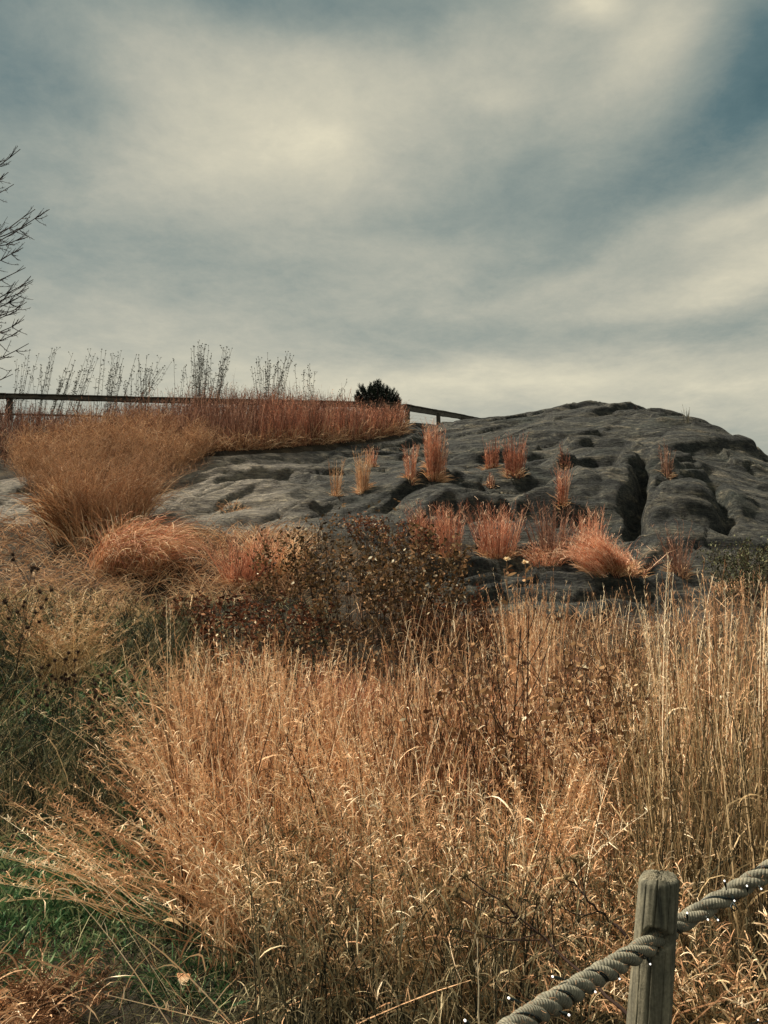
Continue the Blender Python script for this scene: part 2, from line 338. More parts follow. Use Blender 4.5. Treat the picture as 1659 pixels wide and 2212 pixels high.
# ------------------------------------------------------------------ materials
def new_mat(name):
    m = bpy.data.materials.new(name); m.use_nodes = True; t = m.node_tree; t.nodes.clear()
    bb = NB(t); o = bb.n('ShaderNodeOutputMaterial'); p = bb.n('ShaderNodeBsdfPrincipled')
    t.links.new(p.outputs[0], o.inputs[0]); p.inputs['Specular IOR Level'].default_value = .25
    return m, bb, p, o
def rock_material():
    m, bb, p, o = new_mat('schist'); t = m.node_tree
    tc = bb.n('ShaderNodeTexCoord'); mp = bb.n('ShaderNodeMapping'); t.links.new(tc.outputs['Object'], mp.inputs[0])
    mp.inputs['Rotation'].default_value = (0, math.radians(-12), math.radians(-21)); mp.inputs['Scale'].default_value = (.8, 3.0, 4.5)
    n1 = bb.noise(mp.outputs[0], 1.2, 9, .62, .4); n2 = bb.noise(mp.outputs[0], 7, 8, .7, .3); n3 = bb.noise(tc.outputs['Object'], .35, 5, .55)
    n4 = bb.noise(tc.outputs['Object'], 30, 5, .7)
    c = bb.ramp(n1.outputs['Fac'], [(.30, (.022, .026, .028, 1)), (.44, (.044, .050, .052, 1)), (.57, (.085, .087, .078, 1)), (.72, (.21, .19, .15, 1))])
    c2 = bb.ramp(n2.outputs['Fac'], [(.30, (.30, .30, .32, 1)), (.48, (.85, .85, .87, 1)), (.62, (1.45, 1.4, 1.28, 1)), (.75, (2.3, 2.1, 1.75, 1))])
    c = bb.mixc(1.0, c, c2, 'MULTIPLY')
    n5 = bb.noise(tc.outputs['Object'], 11, 7, .75, .2); c = bb.mixc(1.0, c, bb.ramp(n5.outputs['Fac'], [(.34, (.35, .36, .38, 1)), (.5, (1, 1, 1, 1)), (.66, (1.9, 1.8, 1.6, 1))]), 'MULTIPLY')
    n6 = bb.noise(mp.outputs[0], 2.2, 5, .6, 1.2); ck = bb.ramp(bb.m('ABSOLUTE', bb.m('SUBTRACT', n6.outputs['Fac'], .5)), [(.0, (0, 0, 0, 1)), (.018, (1, 1, 1, 1))])
    geo = bb.n('ShaderNodeNewGeometry'); sx = bb.n('ShaderNodeSeparateXYZ'); t.links.new(geo.outputs['Position'], sx.inputs[0])
    lf = bb.m('ADD', bb.m('ADD', bb.m('MULTIPLY', sx.outputs[0], -.20), .12), bb.m('MULTIPLY', bb.m('SUBTRACT', n3.outputs['Fac'], .5), 2.2))
    pale = bb.ramp(lf, [(.25, (0, 0, 0, 1)), (.75, (1, 1, 1, 1))])       # the paler, drier slab on the left of the outcrop
    c = bb.mixc(bb.m('MULTIPLY', pale, .75), c, bb.mixc(1.0, (.33, .30, .255, 1), c2, 'MULTIPLY'))
    sp = bb.ramp(n4.outputs['Fac'], [(.62, (0, 0, 0, 1)), (.72, (1, 1, 1, 1))])
    c = bb.mixc(bb.m('MULTIPLY', sp, .55), c, (.24, .22, .18, 1))
    mo = bb.noise(tc.outputs['Object'], .8, 6, .65)
    mf = bb.ramp(mo.outputs['Fac'], [(.52, (0, 0, 0, 1)), (.66, (1, 1, 1, 1))])
    c = bb.mixc(bb.m('MULTIPLY', mf, .35), c, (.035, .055, .045, 1))
    t.links.new(c, p.inputs['Base Color']); p.inputs['Roughness'].default_value = .85
    h = bb.m('ADD', bb.m('ADD', bb.m('MULTIPLY', ck, .30), bb.m('MULTIPLY', n1.outputs['Fac'], 1.0)), bb.m('ADD', bb.m('MULTIPLY', n2.outputs['Fac'], .42), bb.m('ADD', bb.m('MULTIPLY', n4.outputs['Fac'], .10), bb.m('MULTIPLY', n5.outputs['Fac'], .35))))
    bu = bb.n('ShaderNodeBump'); bu.inputs['Strength'].default_value = 1.0; bu.inputs['Distance'].default_value = .24
    t.links.new(h, bu.inputs['Height']); t.links.new(bu.outputs[0], p.inputs['Normal'])
    return m
def soil_material():
    m, bb, p, o = new_mat('soil'); t = m.node_tree; tc = bb.n('ShaderNodeTexCoord')
    n1 = bb.noise(tc.outputs['Object'], 3, 8, .65); n2 = bb.noise(tc.outputs['Object'], 26, 6, .7)
    c = bb.ramp(n1.outputs['Fac'], [(.35, (.014, .013, .010, 1)), (.5, (.030, .025, .018, 1)), (.65, (.065, .05, .032, 1))])
    c2 = bb.ramp(n2.outputs['Fac'], [(.35, (.5, .5, .5, 1)), (.65, (1.5, 1.45, 1.3, 1))])
    c = bb.mixc(1.0, c, c2, 'MULTIPLY'); t.links.new(c, p.inputs['Base Color']); p.inputs['Roughness'].default_value = .95
    bu = bb.n('ShaderNodeBump'); bu.inputs['Strength'].default_value = 1; bu.inputs['Distance'].default_value = .05
    t.links.new(n2.outputs['Fac'], bu.inputs['Height']); t.links.new(bu.outputs[0], p.inputs['Normal'])
    return m
ROCK = rock_material(); SOIL = soil_material()

# rock mesh (only where it stands out of the soil)
jj = np.where((gy > 8.3) & (gy < 30))[0]; ii = np.where((gx > -9) & (gx < 15.5))[0]
idx = np.full(GX.shape, -1)
sub = np.zeros(GX.shape, bool); sub[np.ix_(jj, ii)] = True
need = sub & (MS > -.5)
qm = need[:-1, :-1] & need[1:, :-1] & need[:-1, 1:] & need[1:, 1:]
used = np.zeros(GX.shape, bool)
for a, c in ((0, 0), (1, 0), (0, 1), (1, 1)): used[a:used.shape[0] - 1 + a, c:used.shape[1] - 1 + c] |= qm
idx[used] = np.arange(used.sum())
Q = np.c_[idx[:-1, :-1][qm], idx[:-1, 1:][qm], idx[1:, 1:][qm], idx[1:, :-1][qm]]
rock = raw_mesh('rock_outcrop', np.c_[GX[used], GY[used], ZR[used]], Q, ROCK)
tag(rock, kind='structure')
# ground mesh, a sheet reaching the horizon
hx = np.concatenate([-np.geomspace(900, 19, 14), np.arange(-18, 18.1, .15), np.geomspace(19, 900, 14)])
hy = np.concatenate([-np.geomspace(900, 7, 14), np.arange(-6, 39, .13), np.geomspace(40, 900, 14)])
UX, UY = np.meshgrid(hx, hy)
inn = (np.abs(UX) < 18.9) & (UY > -5.9) & (UY < 39)
UZ = zbase(UX, UY); UZ[inn] = lookup(ZG)(UX[inn], UY[inn])
ni, nj = UX.shape[1], UX.shape[0]; I = np.arange(ni * nj).reshape(nj, ni)
Q = np.c_[I[:-1, :-1].ravel(), I[:-1, 1:].ravel(), I[1:, 1:].ravel(), I[1:, :-1].ravel()]
ground = raw_mesh('ground', np.c_[UX.ravel(), UY.ravel(), UZ.ravel()], Q, SOIL); tag(ground, kind='structure')

# ------------------------------------------------------------------ plant geometry
def unit(v): return v / np.maximum(np.linalg.norm(v, axis=-1, keepdims=True), 1e-9)
class Bunch:
    """collects ribbons (blades, leaves, hairs) and tubes (stems, twigs) for one mesh"""
    def __init__(s): s.V = []; s.Q = []; s.T = []; s.n = 0
    def ribbon(s, P, W, tint, side=None):
        P = np.asarray(P, float); N, K, _ = P.shape
        if N == 0: return
        T = unit(np.gradient(P, axis=1))
        if side is None:
            side = RNG.normal(size=(N, 1, 3)) * np.array([1, 1, .35])
        S = unit(np.cross(T, side + T * 1e-3)); W = np.broadcast_to(W, (N, K))[..., None]
        V = np.stack([P - S * W / 2, P + S * W / 2], 2).reshape(-1, 3)
        i = (np.arange(N)[:, None] * K + np.arange(K - 1)[None]) * 2 + s.n
        s.Q.append(np.stack([i, i + 1, i + 3, i + 2], -1).reshape(-1, 4)); s.V.append(V)
        s.T.append(np.repeat(np.broadcast_to(np.asarray(tint, float), (N,)), K * 2)); s.n += len(V)
    def tube(s, P, R, tint=.5, sides=5):
        P = np.asarray(P, float); N, K, _ = P.shape
        if N == 0: return
        T = unit(np.gradient(P, axis=1)); ref = np.where(np.abs(T[..., 2:3]) > .9, [1., 0, 0], [0, 0, 1.])
        A = unit(np.cross(T, ref)); B = np.cross(T, A); R = np.broadcast_to(R, (N, K))[..., None, None]
        ang = np.arange(sides) * 2 * math.pi / sides
        V = P[:, :, None] + R * (A[:, :, None] * np.cos(ang)[:, None] + B[:, :, None] * np.sin(ang)[:, None])
        base = np.arange(N)[:, None, None] * K * sides + np.arange(K - 1)[None, :, None] * sides; j = np.arange(sides); j2 = (j + 1) % sides
        s.Q.append((np.stack([base + j, base + j2, base + sides + j2, base + sides + j], -1) + s.n).reshape(-1, 4))
        s.V.append(V.reshape(-1, 3)); s.T.append(np.repeat(np.broadcast_to(np.asarray(tint, float), (N,)), K * sides)); s.n += N * K * sides
    def build(s, name, mat, parent=None, smooth=False):
        if not s.V: return None
        V = np.concatenate(s.V)
        if parent is not None: V = V - np.array(parent.location)
        return raw_mesh(name, V, np.concatenate(s.Q), mat, parent, smooth, {'tint': np.concatenate(s.T)})

def rnd(n, a=0., b_=1.): return RNG.uniform(a, b_, n)
def curves(base, L, th0, th1, phi, K=6, pw=1.4, wob=.12):
    """grass-like curves: start at base, lean th0 from vertical bending to th1, heading phi"""
    base = np.asarray(base, float); N = len(base); f = lambda v: np.broadcast_to(np.asarray(v, float), (N,))[:, None]
    t = np.linspace(0, 1, K)[None]; L, th0, th1, phi = f(L), f(th0), f(th1), f(phi)
    th = th0 + (th1 - th0) * t ** pw; ph = phi + wob * RNG.normal(size=(N, 1)) * t + wob * .5 * RNG.normal(size=(N, K))
    D = np.stack([np.sin(th) * np.sin(ph), np.sin(th) * np.cos(ph), np.cos(th)], -1) * (L / (K - 1))[..., None]
    P = np.concatenate([np.zeros((N, 1, 3)), np.cumsum(D[:, :-1], 1)], 1) + base[:, None]
    return P
def wprof(K, w, tip=.15, base=.8):
    t = np.linspace(0, 1, K); p = np.minimum(base + (1 - base) * t / .3, 1) * np.where(t > .55, 1 - (t - .55) / .45 * (1 - tip), 1)
    return np.asarray(w)[..., None] * p if np.ndim(w) else w * p
def oval(K, w):
    t = np.linspace(0, 1, K); p = np.sin(np.pi * np.clip(t * .93 + .05, 0, 1)) ** .8
    return np.asarray(w)[..., None] * p if np.ndim(w) else w * p
def along(P, t):
    """points at fraction t (N,m) along curves P (N,K,3)"""
    N, K, _ = P.shape; u = np.clip(t * (K - 1), 0, K - 1.001); i = u.astype(int); f = (u - i)[..., None]; r = np.arange(N)[:, None]
    return P[r, i] * (1 - f) + P[r, i + 1] * f
def gxy(x, y): return np.stack([x, y, HZ(x, y) - .02], -1)
def leaf_curves(p, L, droop=.5, K=4):
    """short curled leaves at points p"""
    n = len(p); ph = rnd(n, 0, 2 * math.pi); th = rnd(n, .3, 1.6) + droop
    return curves(p, L, th, th + rnd(n, -.4, 1.3), ph, K, 1.0, .2)

def veg_mat(name, stops, rough=.75, trans=.12, noise=.25):
    """colour picked per blade from the stops"""
    m, bb, p, o = new_mat(name); t = m.node_tree
    at_ = bb.n('ShaderNodeAttribute'); at_.attribute_name = 'tint'
    tc = bb.n('ShaderNodeTexCoord'); n = bb.noise(tc.outputs['Object'], 6, 4, .6)
    f = bb.m('ADD', at_.outputs['Fac'], bb.m('MULTIPLY', bb.m('SUBTRACT', n.outputs['Fac'], .5), noise * 2))
    c = bb.ramp(f, stops); t.links.new(c, p.inputs['Base Color']); p.inputs['Roughness'].default_value = rough
    p.inputs['Specular IOR Level'].default_value = .12
    if trans:
        tr = bb.n('ShaderNodeBsdfTranslucent'); t.links.new(c, tr.inputs[0])
        mx = bb.n('ShaderNodeMixShader'); mx.inputs[0].default_value = trans
        t.links.new(p.outputs[0], mx.inputs[1]); t.links.new(tr.outputs[0], mx.inputs[2]); t.links.new(mx.outputs[0], o.inputs[0])
    return m
def C(r, g, b_):
    c = lin(r, g, b_); y = .3 * c[0] + .6 * c[1] + .1 * c[2]
    return tuple(1.10 * (y + (k - y) * .83) for k in c[:3]) + (1,)
M_STRAW = veg_mat('dry_straw', [(0, C(60, 40, 28)), (.3, C(138, 98, 64)), (.6, C(208, 154, 106)), (.85, C(242, 200, 148)), (1, C(254, 234, 196))])
M_WEED = veg_mat('grey_green_weed', [(0, C(18, 24, 22)), (.35, C(50, 60, 46)), (.65, C(98, 102, 70)), (.85, C(160, 152, 104)), (1, C(216, 204, 152))])
M_OLIVE = veg_mat('olive_straw', [(0, C(40, 36, 28)), (.35, C(106, 88, 56)), (.7, C(166, 138, 92)), (1, C(226, 194, 142))])
M_RED = veg_mat('russet_grass', [(0, C(76, 46, 38)), (.3, C(142, 86, 64)), (.6, C(200, 128, 94)), (.82, C(234, 174, 134)), (1, C(250, 216, 180))])
M_RUST = veg_mat('dark_russet_grass', [(0, C(50, 34, 32)), (.4, C(108, 72, 58)), (.7, C(152, 106, 84)), (1, C(204, 160, 128))])
M_GOLD = veg_mat('golden_brown_grass', [(0, C(80, 56, 40)), (.3, C(148, 106, 72)), (.6, C(198, 150, 106)), (.85, C(232, 192, 144)), (1, C(248, 224, 188))])
M_LEAF = veg_mat('olive_leaf', [(0, C(44, 34, 24)), (.35, C(86, 68, 40)), (.6, C(126, 98, 58)), (.82, C(170, 122, 76)), (.93, C(214, 178, 124)), (1, C(246, 232, 198))], .7, .15)
M_BROWN = veg_mat('brown_leaf', [(0, C(46, 26, 20)), (.35, C(96, 52, 34)), (.65, C(146, 88, 54)), (.88, C(186, 130, 82)), (1, C(235, 212, 170))], .75, .15)
M_GREEN = veg_mat('ground_green', [(0, C(18, 40, 26)), (.4, C(42, 86, 50)), (.7, C(84, 124, 74)), (1, C(150, 162, 112))], .6, .2)
M_DARK = veg_mat('dark_green', [(0, C(22, 28, 22)), (.5, C(56, 64, 44)), (1, C(124, 124, 84))], .7, .1)
M_TWIG = veg_mat('dark_twig', [(0, C(30, 24, 24)), (.5, C(58, 42, 34)), (1, C(112, 84, 58))], .85, 0)
M_GREYSTEM = veg_mat('grey_dry_stem', [(0, C(58, 60, 56)), (.5, C(104, 102, 88)), (1, C(150, 140, 116))], .85, .1)
M_NEEDLE = veg_mat('pine_needle', [(0, C(14, 24, 22)), (.6, C(26, 40, 34)), (1, C(52, 66, 50))], .6, .05)
M_BARK = veg_mat('dark_bark', [(0, C(34, 28, 32)), (1, C(70, 58, 56))], .9, 0)

# ------------------------------------------------------------------ russet tufts on the rock
def tuft(vx, vy, hv, wv, mat, label, group=None, lean=(0, 0), n=None, flop=0.0, tintr=(.2, .9), basal=True, name='grass_tuft', spread=.07, cat='grass tuft', wmul=1.0):
    p = foot(vx, vy); dist = p[1]; H = hv / F * dist / .95; R = wv / F * dist / 2
    e = empty(name, p, label, cat, group)
    n = int((n or 300) * .36)
    r = R * .88 * np.sqrt(rnd(n)); a = rnd(n, 0, 2 * math.pi)
    x = p[0] + r * np.cos(a); y = p[1] + r * np.sin(a) * .7
    for _ in range(3):
        bad = np.abs(HZ(x, y) - p[2]) > .12; x = np.where(bad, p[0] + (x - p[0]) * .65, x); y = np.where(bad, p[1] + (y - p[1]) * .5 + .03, y)
    phi = np.arctan2(r * np.cos(a) + lean[0], r * np.sin(a) + lean[1] + 1e-6); lm = math.hypot(*lean)
    th0 = spread * (r / max(R, .01)) + np.abs(RNG.normal(size=n)) * .05 + lm
    L = H * (1.14 - .75 * rnd(n) ** .9)
    bs = gxy(x, y); bs[:, 2] = np.maximum(bs[:, 2], p[2] - .15)
    P = curves(bs, L, th0, th0 + rnd(n, -.05, .38) + flop * rnd(n, .5, 1.3), phi, 6, 1.5, .35)
    w = dist / F * 2.16 * .62 * wmul
    b1 = Bunch(); b1.ribbon(P, wprof(6, w * rnd(n, .5, 1.1), .3), rnd(n, *tintr))
    # feathery seed heads: fine hairs up the stems
    m = 7; T = rnd((n, m), .05, .97); q = along(P, T).reshape(-1, 3)
    hp = curves(q, H * rnd(len(q), .05, .15), rnd(len(q), .2, 1.0), rnd(len(q), .5, 1.3), rnd(len(q), 0, 6.28), 3)
    b1.ribbon(hp, w * .42, np.repeat(rnd(n, *tintr), m) + .15)
    b1.build('stems', mat, e)
    if basal:
        k = n; a = rnd(k, 0, 6.28); r = R * 1.05 * rnd(k)
        lx = p[0] + r * np.cos(a); ly = p[1] + r * np.sin(a) * .7
        for _ in range(3):
            bad = np.abs(HZ(lx, ly) - p[2]) > .12; lx = np.where(bad, p[0] + (lx - p[0]) * .6, lx); ly = np.where(bad, p[1] + (ly - p[1]) * .5 + .03, ly)
        bs = gxy(lx, ly)
        P = curves(bs, np.maximum(H, .35) * rnd(k, .12, .34), rnd(k, .3, 1.2), rnd(k, 1.3, 2.2), np.arctan2(np.cos(a), np.sin(a)), 6, 1.0, .2); P[..., 2] = np.maximum(P[..., 2], HZ(P[..., 0], P[..., 1]) + .004)
        b2 = Bunch(); b2.ribbon(P, wprof(6, w * rnd(k, .6, 1.3)), rnd(k, .35, .95)); b2.build('basal_leaves', M_STRAW, e)
    return e
G_T = 'russet grass tufts growing on the rock'
TUFTS = [
 (725, 1072, 78, 20, M_GOLD, 'thin pale tuft on the left slab, leftmost tuft growing on the rock', dict(n=90)),
 (784, 1064, 94, 26, M_GOLD, 'tall straw coloured tuft with curly base on the middle of the rock slab', dict(n=200)),
 (801, 1006, 42, 24, M_RED, 'small orange tuft just behind the tall straw coloured one', dict(n=110)),
 (888, 1036, 76, 24, M_RED, 'narrow russet tuft immediately left of the biggest red tuft', dict(n=170)),
 (938, 1032, 106, 50, M_RED, 'biggest and densest red upright tuft high on the rock', dict(n=620)),
 (1063, 1011, 62, 34, M_RED, 'shorter round tuft, left of a matching pair on the rock', dict(n=210, tintr=(.1, .7))),
 (1112, 1026, 84, 42, M_RED, 'taller brown tuft, right of a matching pair on the rock', dict(n=320, tintr=(.05, .65))),
 (1058, 1050, 26, 20, M_RED, 'tiny orange tuft on the ledge below the matching pair', dict(n=70)),
 (1217, 1010, 42, 26, M_RED, 'faint short tuft beside the round boulder top', dict(n=80, tintr=(0, .5))),
 (1216, 1112, 84, 24, M_RED, 'tall thin tuft with a hanging straw base on the lower ledge', dict(n=140)),
 (1440, 1030, 66, 24, M_RUST, 'thin dark tuft alone on the right shoulder of the rock', dict(n=100)),
 (922, 1190, 96, 62, M_RED, 'broad red tuft leaning left behind the leafy bush', dict(n=520, lean=(-.12, 0))),
 (972, 1205, 108, 48, M_RED, 'upright red tuft directly right of the leaning one by the leafy bush', dict(n=420)),
 (1074, 1203, 112, 84, M_RED, 'wide red tuft standing in the gap below the rock face', dict(n=640, spread=.3)),
 (1192, 1205, 126, 92, M_RUST, 'sparse brown tuft with loose stems at the foot of the rock face', dict(n=300, spread=.35)),
 (1176, 1216, 44, 84, M_RED, 'low matted orange tuft at the foot of the sparse brown one', dict(n=420, spread=.7, flop=1.2, tintr=(.4, 1.0))),
 (1276, 1232, 122, 54, M_RED, 'tall orange tuft at the left end of the swept orange mound', dict(n=460, tintr=(.3, .95))),
 (1332, 1240, 112, 124, M_RED, 'large orange mound of grass swept sideways below the dark crack', dict(n=1500, lean=(-.34, -.05), flop=.9, spread=.45, tintr=(.35, 1.0))),
 (1466, 1240, 100, 42, M_RUST, 'thin brown tuft standing before the dark right hand rock face', dict(n=170, spread=.3)),
 (1580, 1272, 36, 66, M_GOLD, 'low straw tuft near the right edge beside the dark green shrub', dict(n=260, spread=.8, flop=1.0, tintr=(.4, 1))),
 (1484, 914, 32, 15, M_GREYSTEM, 'small grey weed standing alone on the skyline of the rock', dict(n=26, basal=False)),
]
for vx, vy, h, wv, m, lab, kw in TUFTS: tuft(vx, vy, h, wv, m, lab, G_T, **kw)
# small twig on the skyline
p = foot(1372, 886); e = empty('dry_twig', p, 'tiny forked twig sticking up on the skyline of the rock', 'twig')
bt = Bunch(); c_ = curves(np.repeat([p], 5, 0), rnd(5, .08, .13), rnd(5, .1, .9), rnd(5, 0, .5), rnd(5, 0, 6.3), 4); bt.tube(c_, .006)
bt.build('stems', M_TWIG, e)

# ------------------------------------------------------------------ big switchgrass clump on the left
def fountain(p, n, R, Hh, th_in, th_out, mat, e, part, w, tintr, phi0=0, wedge=math.pi, pw=1.3, K=8, hairs=0, hl=.1, hw=.5, lean=(0, 0), hmat=None, hname='panicles', ht=(.45, 1)):
    a = phi0 + rnd(n, -wedge, wedge); r = R * np.sqrt(rnd(n))
    x = p[0] + r * np.sin(a); y = p[1] + r * np.cos(a)
    f = rnd(n); th0 = .05 + .5 * (r / R) * f
    bs = gxy(x, y); ph = np.arctan2(np.sin(a) + lean[0], np.cos(a) + lean[1])
    P = curves(bs, Hh * rnd(n, .45, 1.12), th0, th_in + (th_out - th_in) * f + RNG.normal(size=n) * .15, ph, K, pw, .26)
    b_ = Bunch(); b_.ribbon(P, wprof(K, w * rnd(n, .5, 1.2)), rnd(n, *tintr)); b_.build(part, mat, e)
    if hairs:
        T = rnd((n, hairs), *ht); q = along(P, T).reshape(-1, 3); k = len(q)
        hp = curves(q, hl * rnd(k, .4, 1.2), rnd(k, .1, 1.4), rnd(k, .4, 1.9), rnd(k, 0, 6.28), 4)
        h_ = Bunch(); h_.ribbon(hp, w * hw, rnd(k, *tintr)); h_.build(hname, hmat or mat, e)
    return P
p = foot(215, 1148); e = empty('switchgrass_clump', p, 'huge airy golden clump of switchgrass spilling over the left end of the rock', 'grass clump')
fountain(p, 460, .62, 1.55, .15, 1.55, M_GOLD, e, 'stems', .006, (.0, .75), hairs=50, hl=.20, hw=.36, lean=(.2, .1), ht=(.30, 1))
n = 1000; a = rnd(n, 0, 6.28); r = .72 * np.sqrt(rnd(n)); bs = gxy(p[0] + r * np.cos(a), p[1] - .05 + r * np.sin(a) * .8)
bb_ = Bunch(); bb_.ribbon(curves(bs, rnd(n, .5, 1.25), rnd(n, .05, .75), rnd(n, 1.0, 2.9), a, 8, 2.0, .3), wprof(8, .017 * rnd(n, .4, 1.2)), rnd(n, .0, 1.15))
bb_.build('leaves', M_STRAW, e)
# second, farther switchgrass clump to the right of it and a low one at its left
for (vx, vy, n, R, Hh, lab) in [(365, 1005, 420, .6, .8, 'airy golden clump of switchgrass right behind the huge one, above the rock slab'),
                                (120, 1035, 380, .6, .95, 'golden clump of switchgrass left behind the huge one, under the fence'),
                                (260, 985, 420, .8, .85, 'airy golden clump directly behind the top of the huge one, next to the fence rail')]:
    p = foot(vx, vy); e = empty('switchgrass_clump', p, lab, 'grass clump')
    fountain(p, n, R, Hh, .2, 1.1, M_GOLD, e, 'stems', .006, (.0, .85), hairs=36, hl=.22, hw=.5, ht=(.25, 1))

# ------------------------------------------------------------------ grass bands as masses
def top_cap(vy, j=10):
    return lambda x, y: np.maximum(.25, at(829, vy, 10.)[2] * 0 + CAMZ + y * (SP * F + CP * (1106 - (vy + RNG.normal(size=len(x)) * j))) / (CP * F - SP * (1106 - vy)) - HZ(x, y))
def patch(name, n, sx, sy, L, th, mat, w, tintr, label, K=5, hairs=0, hl=.06, keep=None, bend=.4, phi=None, cat='grass', cap=None):
    """sx(n), sy(n) give positions"""
    x, y = sx, sy
    if keep is not None:
        k = keep(x, y); x, y = x[k], y[k]
    n = len(x); bs = gxy(x, y); ph = rnd(n, 0, 6.28) if phi is None else phi + RNG.normal(size=n) * .5
    t0 = rnd(n, *th); LL = rnd(n, *L)
    if cap is not None: LL = np.minimum(LL, cap(x, y) * (1.12 - .45 * rnd(n) ** 1.2 + (.35 * fbm(x * 1.6, y * .6, 3) - .1) + .3 * (rnd(n) > .95)))
    P = curves(bs, LL, t0, t0 + bend * rnd(n, .2, 1.6), ph, K, 1.5, .15)
    ww = w * np.maximum(y, 2.5) / 10
    b_ = Bunch(); ti = rnd(n, *tintr); b_.ribbon(P, wprof(K, ww * rnd(n, .5, 1.2)), ti)
    if hairs:
        T = rnd((n, hairs), .5, 1); q = along(P, T).reshape(-1, 3); k = len(q)
        b_.ribbon(curves(q, hl * rnd(k, .5, 1.2), rnd(k, .2, 1.2), rnd(k, .5, 1.8), rnd(k, 0, 6.28), 3), np.repeat(ww, hairs)[:, None] * .55, np.repeat(ti, hairs))
    o = b_.build(name, mat); tag(o, label, cat, kind='stuff'); return o
def vband(n, x0, x1, yb0, yb1, jit=0.):
    """feet spread over a photo-seen strip: lower edge yb0(Vx) to upper edge yb1(Vx)"""
    vx = rnd(n, x0, x1); t = rnd(n)
    ys = np.interp(vx, *zip(*yb0)) * (1 - t) + np.interp(vx, *zip(*yb1)) * t
    # sample with a coarse table of sight lines
    tx = np.linspace(x0, x1, 40); ty = np.linspace(min(ys) - 1, max(ys) + 1, 24)
    tabx = np.zeros((24, 40)); taby = np.zeros((24, 40))
    for j, b2 in enumerate(ty):
        for i, a2 in enumerate(tx): tabx[j, i], taby[j, i] = hit(a2, b2, zsm)
    u = np.clip((vx - x0) / (x1 - x0) * 39, 0, 38.99); v = np.clip((ys - ty[0]) / (ty[-1] - ty[0]) * 23, 0, 22.99)
    i = u.astype(int); j = v.astype(int); fu = u - i; fv = v - j
    bl = lambda A: (A[j, i] * (1 - fu) + A[j, i + 1] * fu) * (1 - fv) + (A[j + 1, i] * (1 - fu) + A[j + 1, i + 1] * fu) * fv
    return bl(tabx), bl(taby)
zsm = lambda x, y: coarse(np.asarray(x, float), np.asarray(y, float))
soil_only = lambda x, y: MK(x, y) < .1
# russet band below the fence
EDGE = [(-60, 1018), (330, 1000), (470, 978), (600, 968), (700, 962), (800, 950), (865, 940), (880, 935)]
x, y = vband(4400, 250, 872, EDGE, [(250, 905), (872, 908)]); k = rnd(len(x)) < np.interp(829.5 + x / y * F, [250, 520], [.08, 1]); x, y = x[k], y[k]
patch('russet_grass_band', 0, x, y, (.7, 1.3), (0, .24), M_RUST, .0075, (.2, .95), 'band of tall dark russet grass between the fence and the rock slab', cap=lambda x, y: top_cap(850, 14)(x, y) * np.interp(829.5 + x / y * F, [250, 480, 600, 740, 780, 872], [.9, 1.15, 1.1, .95, .72, .72]), hairs=4, keep=soil_only)
x, y = vband(1500, 560, 872, EDGE, [(560, 920), (872, 915)])
patch('russet_grass_band', 0, x, y, (.6, 1.1), (0, .3), M_RED, .0075, (.1, .75), 'redder grass mixed into the right half of the band below the fence', cap=lambda x, y: top_cap(858, 14)(x, y) * np.interp(829.5 + x / y * F, [560, 740, 780, 872], [1.1, .95, .75, .75]), hairs=4, keep=soil_only)
x, y = vband(3300, -330, 440, EDGE, [(-60, 905), (440, 905)])
patch('brown_grass_band', 0, x, y, (.5, 1.0), (0, .35), M_RUST, .008, (.1, .8), 'dark brown grass below the fence at the left edge', cap=top_cap(866, 10), hairs=3, keep=soil_only)
x, y = vband(5200, 330, 872, EDGE, [(330, 985), (480, 958), (700, 945), (872, 925)])
patch('matted_straw_edge', 0, x, y, (.22, .62), (.3, 1.3), M_GOLD, .007, (.0, .95), 'matted golden straw hanging over the upper edge of the rock slab', keep=lambda x, y: MK(x, y) < .28 + .25 * fbm(x * 3, y * 3, 2), bend=1.2)
# plants just behind the fence rail
x = rnd(1350, -12.5, -1.4); y = rnd(1350, 20.6, 21.8)
patch('russet_grass_behind_fence', 0, x, y, (.7, 1.5), (0, .25), M_RUST, .0065, (.1, .8), 'thin russet grass standing just behind the fence rail', cap=lambda x, y: top_cap(852, 14)(x, y) + .35 * np.exp(-((x + 3.6) / 1.6) ** 2), hairs=2)
# low straw on the slope between meadow and rock, left
x, y = vband(12500, -400, 660, [(-60, 1400), (330, 1330), (660, 1290)], [(-60, 1110), (140, 1118), (350, 1142), (660, 1150)])
patch('matted_straw', 0, x, y, (.16, .5), (.5, 1.4), M_GOLD, .0065, (.1, .95), 'low matted straw on the slope below the left end of the rock', keep=soil_only, bend=1.2)
x, y = vband(2600, 620, 1659, [(620, 1420), (1000, 1370), (1659, 1400)], [(620, 1160), (900, 1240), (1000, 1350), (1560, 1290), (1659, 1250)])
patch('matted_straw', 0, x, y, (.16, .5), (.3, 1.3), M_GOLD, .0065, (.0, .8), 'low straw around the foot of the leafy bush and the right of the rock', keep=soil_only, bend=1.0)

